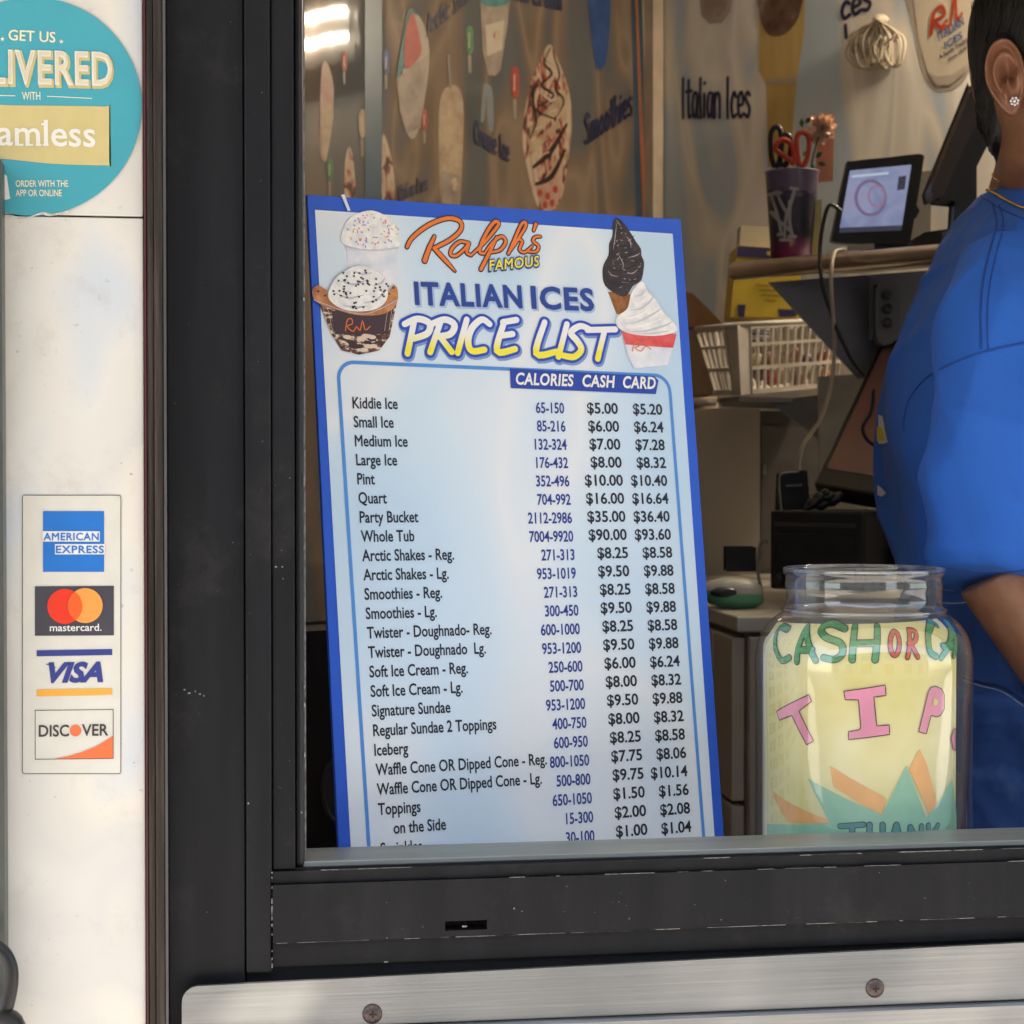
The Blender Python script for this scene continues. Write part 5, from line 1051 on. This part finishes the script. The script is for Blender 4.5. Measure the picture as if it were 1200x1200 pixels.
# ================================================================== PERSON
from mathutils.bvhtree import BVHTree
from mathutils import noise as mnoise
def skinmat():
    m = NT('brown_skin'); n = m.noise(60, 5, .6); n2 = m.noise(7, 2)
    c = m.ramp(n, [(.3, (.21,.088,.050)), (.7, (.30,.138,.080))]); c = m.mix(m.ramp(n2, [(.4, (0,0,0)), (.7, (.4,.4,.4))]), c, (.29,.12,.065,1))
    m.l(c, m.b.inputs['Base Color']); m.b.inputs['Roughness'].default_value = .42; m.b.inputs['Subsurface Weight'].default_value = .12; m.b.inputs['Subsurface Radius'].default_value = (.012,.004,.002)
    m.bump(m.noise(520, 4, .7), .35, .0008); return m.mat
SK = skinmat(); M['skin'] = SK
def cloth(name, c1, c2, fold, weave=900):
    m = NT(name); m.l(m.ramp(m.noise(5, 4, .6), [(.3, c1), (.7, c2)]), m.b.inputs['Base Color']); m.b.inputs['Roughness'].default_value = .85
    m.b.inputs['Sheen Weight'].default_value = .04; m.b.inputs['Sheen Roughness'].default_value = .5
    b1 = m.n('Bump', Strength=.5, Distance=fold); m.l(m.noise(6, 2.5, .45, sc=(1.6,1.6,.8), dist=.8), b1.inputs['Height'])
    b2 = m.n('Bump', Strength=.45, Distance=.0006); m.l(m.noise(weave, 3, .6), b2.inputs['Height']); m.l(b1.outputs[0], b2.inputs['Normal']); m.l(b2.outputs[0], m.b.inputs['Normal']); return m.mat
SHIRT = cloth('blue_cotton', (.007,.10,.46), (.010,.125,.56), .03)
def denim():
    m = NT('denim'); n = m.noise(7, 5, .65); c = m.ramp(n, [(.35, (.008,.035,.15)), (.6, (.016,.075,.28)), (.74, (.08,.19,.45))])
    m.l(c, m.b.inputs['Base Color']); m.b.inputs['Roughness'].default_value = .8
    b1 = m.n('Bump', Strength=.6, Distance=.03); m.l(m.noise(9, 3, .5, dist=.5), b1.inputs['Height']); b2 = m.n('Bump', Strength=.3, Distance=.0006); m.l(m.noise(700, 2), b2.inputs['Height']); m.l(b1.outputs[0], b2.inputs['Normal']); m.l(b2.outputs[0], m.b.inputs['Normal']); return m.mat
DP = 1.74
pr_ = thing('person', Q(1190,700,DP)*Vector((1,1,0))+Vector((0,0,ZF)), 'person in blue t-shirt and jeans, gold necklace and ear stud, turned to the right', 'person')
def W(px, py, dd=0): return Q(px, py, DP+dd)
def oring(c, rx, ry, n=28, tilt=None, sq=2.2, ax=None, ay=None):
    ax = ax or RT; ay = ay or FH; o = []
    for k in range(n):
        t = 6.28318*k/n; ct, st_ = math.cos(t), math.sin(t)
        x = rx*math.copysign(abs(ct)**(2/sq), ct); y = ry*math.copysign(abs(st_)**(2/sq), st_); p = Vector(c)+ax*x+ay*y
        if tilt: p = p+Vector((0,0,tilt*x))
        o.append(p)
    return o
def limb(b, pts, rs, n=20): b.tube(catmull([Vector(p) for p in pts], 5), list(np.interp(np.linspace(0, len(rs)-1, (len(pts)-1)*5+1), range(len(rs)), rs)), n)
def remesh(o, vox, it=6, fac=.5):
    r = o.modifiers.new('union', 'REMESH'); r.mode = 'VOXEL'; r.voxel_size = vox; r.use_smooth_shade = True
    s = o.modifiers.new('soften', 'SMOOTH'); s.iterations = it; s.factor = fac
def bake(o, fn=None):
    dg = bpy.context.evaluated_depsgraph_get(); dg.update(); me = bpy.data.meshes.new_from_object(o.evaluated_get(dg), depsgraph=dg); mats_ = [m for m in o.data.materials]
    o.modifiers.clear(); o.data = me
    if not me.materials:
        for m in mats_: me.materials.append(m)
    if fn:
        nv = [fn(v.co.copy(), v.normal.copy(), o) for v in me.vertices]
        for v, d in zip(me.vertices, nv): v.co += d
        me.update()
    me.polygons.foreach_set('use_smooth', [True]*len(me.polygons)); off = worg(o)
    return BVHTree.FromPolygons([v.co+off for v in me.vertices], [tuple(p.vertices) for p in me.polygons])
k = k_(DP)
HA = R(47); hf = RT*math.cos(HA)-FH*math.sin(HA); hs = -FH*math.cos(HA)-RT*math.sin(HA); UZ = Vector((0,0,1))
ear_c = Q(1181, 90, 1.625); HC = ear_c-hs*.078+hf*.006+UZ*.012
def hp(f, s, z): return HC+hf*f+hs*s+UZ*z
HR = Matrix((hf, -hs, UZ)).transposed()          # local x = forward, y = left, z = up
torso = [(690,1090,1290,.155),(640,1072,1298,.155),(580,1062,1302,.16),(520,1052,1306,.165),(450,1048,1308,.172),(390,1062,1300,.178),(330,1092,1285,.180),(285,1122,1285,.165),(255,1150,1290,.100),(235,1168,1296,.055)]
b = MB()
b.loft([oring(W((x0+x1)/2, y), (x1-x0)/2*k*.94, hw*.88, tilt=0) for y, x0, x1, hw in torso]+[oring(W(1236,215), .050, .050)])
limb(b, [W(1226,265), W(1234,210,-.01), HC+UZ*-.06-hf*.004, HC], [.060,.051,.052,.056])
b.ell(HC+UZ*.018, (.085,.068,.104), 28, 18, rot=HR); b.ell(hp(.040,0,-.052), (.050,.050,.060), 24, 14, rot=HR); b.ell(hp(.075,0,-.098), (.024,.028,.018), 14, 10, rot=HR)
limb(b, [hp(.095,0,.028), hp(.108,0,.0), hp(.118,0,-.018), hp(.100,0,-.026)], [.007,.009,.012,.009], 10); 
for s in (-1, 1): b.ell(hp(.085,s*.03,-.012), (.018,.020,.018), 12, 8, rot=HR); b.ell(hp(.104,s*.010,-.022), (.009,.008,.007), 10, 8); b.ell(hp(.092,s*.030,.030), (.008,.022,.007), 12, 8, rot=HR)
b.ell(hp(.094,0,-.051), (.010,.022,.0065), 12, 8, rot=HR); b.ell(hp(.092,0,-.063), (.010,.018,.007), 12, 8, rot=HR)
def arm(side, sh_, el, wr, hd):
    limb(b, [sh_, sh_.lerp(el, .5), el], [.046,.042,.038]); limb(b, [el, el.lerp(wr, .35), wr], [.038,.038,.025])
    d = hd.normalized(); s = d.cross(UZ).normalized(); u = s.cross(d)
    b.ell(wr+d*.05, (.05,.040,.018), 16, 10, rot=Matrix((d, s, u)).transposed()); 
    for i, L in enumerate((.066,.078,.073,.056)):
        o = wr+d*.080+s*(i-1.5)*.021; b.tube(catmull([o-d*.02, o+d*L*.45-u*.004, o+d*L*.75-u*.016, o+d*L*.85-u*.034], 3), .0078, 10)
    o = wr+d*.02-s*.036; b.tube(catmull([o+s*.012, o+d*.03-s*.018-u*.004, o+d*.052-s*.018-u*.016], 3), .0095, 10)
E_ = Q(1172,664,1.545); Wr = E_+(RT*.55-UZ*.80-FH*.05).normalized()*.25
arm(1, Q(1205,356,1.64), E_, Wr, RT*.8-UZ*.5+FH*.1)
E2 = Q(1200,640,1.97); arm(-1, Q(1200,320,1.90), E2, E2+(RT*.75-UZ*.6-FH*.1).normalized()*.25, RT*.9-UZ*.3)
hipz = W(1190,760)
legs = [(.10, -.0, .088), (.30, .0, .078), (.52, .005, .060), (.60, .0, .058), (.75, -.012, .054), (.95, -.01, .040)]
for s in (-1, 1):
    top = hipz+FH*s*.085; zt_b = top.z; zb_b = ZF+.06
    pts = [top-UZ*((zt_b-zb_b)*f)+RT*x for f, x, r in legs]; limb(b, [top+UZ*.01]+pts, [.080]+[r*.92 for *_, r in legs])
    a = pts[-1]; limb(b, [a, a-UZ*.02+RT*.03, a-UZ*.04+RT*.12, a-UZ*.045+RT*.17], [.036,.034,.026,.018])
b.ell(W(1185,735), (.078,.135,.09), 24, 14, rot=Matrix((RT, FH, UZ)).transposed())
body = b.build('body', SK, pr_); remesh(body, .0045, 8); BT = bake(body)
# shirt
b = MB(); shirt = [(676,1052,1322,.178),(640,1044,1326,.178),(600,1037,1328,.180),(560,1031,1328,.184),(520,1027,1328,.188),(480,1029,1328,.190),(440,1033,1326,.190),(405,1044,1322,.190),(370,1060,1314,.192),(335,1082,1304,.194),(305,1099,1294,.190),(280,1112,1300,.178),(258,1130,1306,.145),(242,1143,1312,.108),(231,1151,1316,.080)]
rings = []
for i, (y, x0, x1, hw) in enumerate(shirt):
    x0 += 9*min(1, max(0, (y-270)/120))
    r = oring(W((x0+x1)/2, y), (x1-x0)/2*k, hw, n=72, tilt=-.12 if i == len(shirt)-1 else (-.06 if i == len(shirt)-2 else 0), sq=2.15); c = sum(r, Vector())/len(r)
    rings.append([p+(p-c)*(.035*mnoise.noise(Vector((p.x*9, p.y*9, p.z*5)))+.018*math.sin(p.z*55+p.x*24)*max(0, (y-430)/250)) for p in r])
b.loft(rings)
def sleeve(c0, c1, c2, c3, rr):
    cs_ = catmull([c0, c1, c2, c3], 5); n = len(cs_)
    for i, c in enumerate(cs_): pass
    rs = np.interp(np.linspace(0, 3, n), range(4), rr)
    d = (c3-c0).normalized(); ax = (RT-d*RT.dot(d)).normalized(); ay = d.cross(ax)
    b.loft([[c+(ax*math.cos(t)*r*1.0+ay*math.sin(t)*r*.80)*(1+.05*mnoise.noise(c*11+Vector((math.cos(t)*1.6,math.sin(t)*1.6,0)))) for t in [6.28318*j/48 for j in range(48)]] for c, r in zip(cs_, rs)])
sleeve(Q(1205,305,1.625), Q(1200,390,1.575), Q(1186,520,1.545), Q(1164,688,1.535), [.060,.068,.062,.054])
sleeve(Q(1200,305,1.87), Q(1200,390,1.915), Q(1195,520,1.94), Q(1190,650,1.95), [.06,.068,.060,.050])
so_ = b.build('shirt', SHIRT, pr_); remesh(so_, .0042, 9)
def folds(co, no, o_, amp=1.0):
    q = co+worg(o_)-W(1180,420); x, y, z = q.dot(RT), q.dot(FH), q.z; w_ = mnoise.noise(q*5)*.05
    d = 0
    for ang, f1, f2, a_m, m_ in ((-.42, 11, 2.6, .0070, 1), (.35, 13, 3.2, .0045, 1), (1.15, 15, 3.0, .0060, max(0, min(1, (-z-.02)/.12)))):
        u, v = x*math.cos(ang)+z*math.sin(ang)+w_, -x*math.sin(ang)+z*math.cos(ang)
        n1 = mnoise.noise(Vector((u*f1+ang*7, v*f2, y*5))); r = max(0, 1-abs(n1)*2.6); big = .5+.5*mnoise.noise(Vector((x*6, y*6, z*6+ang*9)))
        d += a_m*(r**2)*m_*(.25+big*1.1)
    return no*(d-.004)*amp
ST = bake(so_, folds)
def onto(tree, px, py, h=0):
    r = hray(px, py).normalized(); p, n, *_ = tree.ray_cast(CAM, r)
    if p is None: return None
    return p+(n if n.dot(r) < 0 else -n)*h
def drape(tree, pts, r, name, m, sm=8, h=0, n=6, par=None):
    P3 = [onto(tree, *tuple(p), h) for p in catmull([Vector(q) for q in pts], sm)]; P3 = [p for p in P3 if p is not None]
    P3 = [P3[0]]+[p for a, p in zip(P3, P3[1:]) if (p-a).length < .04]
    b = MB(); b.tube(P3, r, n); return b.build(name, m, par or pr_)
SEAM = mat('blue_seam', (.006,.06,.30), .85)
sl1 = [(1163,238),(1168,262),(1161,290),(1152,330),(1149,370),(1150,409)]; sl2 = [(x+8, y+2) for x, y in sl1]
drape(ST, sl1, .0011, 'seam', SEAM); drape(ST, sl2, .0008, 'seam', SEAM); drape(ST, [(1060,506),(1060,490),(1067,466),(1087,442),(1118,425),(1155,412),(1200,402)], .0011, 'seam', SEAM)
drape(ST, [(1102,662),(1130,669),(1165,671),(1199,668),(1230,660)], .0007, 'hem_stitch', SEAM)
drape(ST, [(1150,229),(1162,238),(1180,248),(1205,258),(1230,264)], .0007, 'collar_stitch', SEAM)
# small print on the back of the shirt
def patch(tree, pts, h, m, name, sub=.003):
    b = MB(); bm = bmesh.new(); bm.faces.new([bm.verts.new((x, y, 0)) for x, y in pts]); bmesh.ops.triangulate(bm, faces=bm.faces[:])
    for _ in range(3): bmesh.ops.subdivide_edges(bm, edges=bm.edges[:], cuts=1); bmesh.ops.triangulate(bm, faces=bm.faces[:])
    vs = [onto(tree, v.co.x, v.co.y, h) for v in bm.verts]; bm.verts.index_update()
    fs = [[v.index for v in f.verts] for f in bm.faces if all(vs[v.index] is not None for v in f.verts)]
    b.add([v if v is not None else Vector((0,0,0)) for v in vs], fs); bm.free()
    return b, name, m
for pts, h, c, nm in (([(1020,486),(1025,488),(1028,505),(1031,518),(1026,520),(1020,520)],.0006,(.7,.7,.66),'white_print'), ([(1019,500),(1025,501),(1028,516),(1019,517)],.0010,(.75,.55,.03),'yellow_print'), ([(1019,568),(1024,572),(1029,578),(1024,582),(1019,580)],.0006,(.7,.7,.66),'white_print')):
    b, nm_, m_ = patch(ST, [(x+10, y) for x, y in pts], h, mat(nm, c, .6), nm)
    used = sorted({i for f in b.f for i in f})
    if used:
        mp = {j: i for i, j in enumerate(used)}; b2 = MB(); b2.add([b.v[j] for j in used], [[mp[i] for i in f] for f in b.f]); b2.build(nm, m_, pr_)
# jeans
b = MB(); jk = [(672,1072,1308,.168),(720,1062,1316,.180),(780,1058,1318,.186),(850,1068,1312,.188),(900,1082,1305,.188)]
b.loft([oring(W((x0+x1)/2, y), (x1-x0)/2*k, hw, n=40) for y, x0, x1, hw in jk[::-1]])
for s in (-1, 1):
    top = hipz+FH*s*.088; zt_b = top.z; zb_b = ZF+.05
    limb(b, [top-UZ*.02]+[top-UZ*((zt_b-zb_b)*f)+RT*x for f, x, r in legs], [.112,.104,.096,.078,.074,.072,.066])
jo = b.build('jeans', denim(), pr_); remesh(jo, .0055, 5); JT = bake(jo, lambda c, n, o: folds(c*1.3, n, o, .9))
stm = mat('denim_stitch', (.25,.32,.42), .8); jd = mat('denim_edge', (.008,.025,.11), .8)
drape(JT, [(1100,706),(1118,707),(1140,705),(1170,702)], .0007, 'waist_stitch', stm); drape(JT, [(1100,690),(1120,692),(1150,690)], .0007, 'waist_stitch', stm); drape(JT, [(1128,793),(1150,800),(1175,806),(1200,822),(1220,834)], .0013, 'pocket_edge', jd); drape(JT, [(1128,797),(1150,804),(1175,811),(1200,828)], .0006, 'pocket_stitch', stm)
for s in (-1, 1):
    top = hipz+FH*s*.085+RT*.0; a = Vector((top.x, top.y, ZF)); b = MB()
    b.loft([[a+RT*(f*math.cos(t)*1.0+off)+FH*(w_*math.sin(t))+UZ*z for t in [6.283*j/20 for j in range(20)]] for f, w_, z, off in ((.135,.045,.001,.06),(.14,.05,.012,.06),(.135,.046,.045,.055),(.085,.042,.075,.01),(.05,.042,.10,-.01))]); b.build('shoe', mat('black_shoe', (.02,.02,.022), .5), pr_)
# hair: cap drawn back plus nape
HAIR = NT('black_hair'); n_ = HAIR.noise(60, 6, .7, sc=(3,3,.25)); HAIR.l(HAIR.ramp(n_, [(.3, (.004,.003,.0025)), (.7, (.014,.010,.008))]), HAIR.b.inputs['Base Color']); HAIR.b.inputs['Roughness'].default_value = .5; HAIR.bump(n_, .6, .002)
b = MB(); b.ell(hp(-.002,0,.032), (.083,.073,.096), 32, 20, rot=HR); b.ell(hp(-.036,0,-.022), (.040,.052,.056), 24, 16, rot=HR); limb(b, [hp(-.042,.042,-.02), hp(-.044,.047,-.055), hp(-.038,.046,-.074)], [.014,.004,.001]); b.ell(hp(-.034,.016,.004), (.038,.044,.046), 20, 12, rot=HR); limb(b, [hp(-.045,0,-.04), hp(-.042,0,-.09), hp(-.036,0,-.118)], [.028,.016,.004])
ho = b.build('hair', HAIR.mat, pr_); remesh(ho, .004, 6); bake(ho)
random.seed(21); b = MB(); HT = bake(ho)
for i in range(150):
    x0, y0 = random.uniform(1140,1215), random.uniform(-40,10); x1 = 1150+random.uniform(-9,6)+ (x0-1140)*.12; y1 = random.uniform(90,175)
    pts = [(x0,y0),((x0*.75+x1*.25)-2,y0+(y1-y0)*.33),((x0*.3+x1*.7)-3,y0+(y1-y0)*.66),(x1,y1)]
    P3 = [onto(HT, p.x, p.y, .0008+random.random()*.0012) for p in catmull([Vector(q) for q in pts], 6)]
    P3 = [p for p in P3 if p is not None]; P3 = P3[:1]+[p for a, p in zip(P3, P3[1:]) if (p-a).length < .02]
    if len(P3) > 3: b.tube(P3, .00028, 4)
for i in range(26):                                  # loose short hairs at the nape
    a = onto(BT, random.uniform(1163,1171), random.uniform(150,185), .0); 
    if a is not None: d = (RT*random.uniform(-.4,.6)-UZ*random.uniform(.3,1)-FH*.3).normalized(); b.tube([a, a+d*.003, a+d*.006+RT*random.uniform(-.001,.001)], .0002, 4)
if b.v: b.build('hair_strands', HAIR.mat, pr_, kind='stuff')
# ears
def ear(side, name):
    en = (hs*side*math.cos(R(28))+hf*math.sin(R(28))).normalized(); ef = (hf-en*hf.dot(en)).normalized(); ez = UZ*.99+ -ef*.12; ez = (ez-en*ez.dot(en)).normalized(); ef = (ef-ez*ef.dot(ez)).normalized()
    c = ear_c if side > 0 else HC+ (ear_c-HC)-2*hs*(ear_c-HC).dot(hs)
    def outline(t):                                        # t = 0 at the front, counter-clockwise over the top to the back
        x, z = math.cos(t), math.sin(t)
        rx = .0145 if x > 0 else .0172; rz = .0315 if z > 0 else .0325
        w_ = 1-.34*max(0, -z)**1.5 if x < 0 else 1-.28*max(0, -z)
        return Vector((x*rx*w_, z*rz))
    NA, NR = 72, 26; b = MB(); vs = []
    def h(t, r):
        x, z = math.cos(t), math.sin(t); back = .5-.5*x; lob = max(0, -z-.45)/.55
        he = math.exp(-((r-.90)/.085)**2)*.0052*(1-lob)*(1 if x < .75 or z > .2 else .5)
        gr = -math.exp(-((r-.74)/.09)**2)*.0022*(1-lob)*min(1, back*1.5)
        ant = math.exp(-((r-.55)/.12)**2)*.0045*(1-lob)*min(1, back*1.4+.25*max(0,z))
        con = -math.exp(-(r/.40)**2)*.0085*(1-lob*.8)
        tr = math.exp(-((t-6.10)/.34)**2-((r-.58)/.22)**2)*.0075+math.exp(-((t+.18)/.34)**2-((r-.58)/.22)**2)*.0075
        at = math.exp(-((t-4.35)/.30)**2-((r-.55)/.16)**2)*.0045
        return .004+he+gr+ant+con+tr+at+lob*.0035*(1-r)-(.006 if r > .985 else 0)
    for j in range(NR+1):
        r = j/NR
        for i in range(NA):
            t = 6.28318*i/NA; q = outline(t)*max(r, .001); vs.append(c+en*(h(t, r)+.010*max(0, -math.cos(t))*r)+ef*q.x+ez*q.y)
    for i in range(NA):                                     # back side joins the head
        t = 6.28318*i/NA; q = outline(t); vs.append(c-en*.004+en*.008*max(0, -math.cos(t))+ef*(q.x*.96)+ez*(q.y*.96))
    for i in range(NA):
        t = 6.28318*i/NA; q = outline(t)*.55; vs.append(c-en*.020+ef*(q.x+.006)+ez*q.y)
    fs = [(j*NA+i, j*NA+(i+1) % NA, (j+1)*NA+(i+1) % NA, (j+1)*NA+i) for j in range(NR+2) for i in range(NA)]
    b.add(vs, fs, 0, True); o = b.build(name, SK, pr_); s_ = o.modifiers.new('soften', 'SMOOTH'); s_.iterations = 2; s_.factor = .5
    q = outline(R(255)); return c+en*.0095+ef*.0035+ez*-.0225, en, o
EP, EN, eo = ear(1, 'ear'); ear(-1, 'ear')
gem = NT('crystal'); gem.b.inputs['Base Color'].default_value = (.85,.85,.88,1); gem.b.inputs['Roughness'].default_value = .12; gem.b.inputs['Metallic'].default_value = .6
b = MB(); e1 = EN.orthogonal().normalized(); e2 = EN.cross(e1); EPc = EP
b.ell(EPc+EN*.001, (.0016,.0016,.0016), 8, 6)
for i in range(7): a = 6.283*i/7; b.ell(EPc+(e1*math.cos(a)+e2*math.sin(a))*.0029, (.0013,.0013,.0013), 8, 6)
b.build('stud_earring', gem.mat, pr_)
# eyes (out of view)
for s in (-1, 1):
    b = MB(); b.ell(hp(.082,s*.031,.013), (.0125,.0125,.0125), 16, 12, rot=HR); o = b.build('eye', mat('eye_white', (.75,.73,.7), .15), pr_); b = MB(); b.ell(hp(.0925,s*.031,.013), (.0035,.0055,.0055), 12, 8, rot=HR); b.build('iris', mat('iris_brown', (.03,.015,.01), .1), o)
# necklaces
GOLD = mat('gold', (.65,.40,.14), .22, 1, .1, 60)
def chain(pts, r, name, step, h):
    P3 = []
    for p in catmull([Vector(q) for q in pts], 10):
        a, c_ = onto(ST, p.x, p.y, h), onto(BT, p.x, p.y, h); l = [q for q in (a, c_) if q is not None]
        if l: P3.append(min(l, key=lambda q: (q-CAM).length))
    b = MB(); acc = 0; last = P3[0]; i = 0
    for p in P3:
        if (p-last).length >= step or p is P3[0]:
            d = (p-last) if p is not P3[0] else (P3[1]-P3[0]); d.normalize(); s = d.cross(FH).normalized(); u = s.cross(d); rm = Matrix((d, s, u)).transposed()
            b.ell(p, (step*.62, r*(1 if i % 2 else .72), r), 8, 6, rot=rm); last = p; i += 1
    b.build(name, GOLD, pr_)
chain([(1151,220),(1160,224),(1172,231),(1186,239),(1200,245),(1225,252)], .0015, 'necklace', .0024, .0012)
chain([(1163,203),(1166,208),(1172,212)], .0008, 'thin_necklace', .0014, .0008)

# camera stays at the photographer's eye height; nothing else is needed
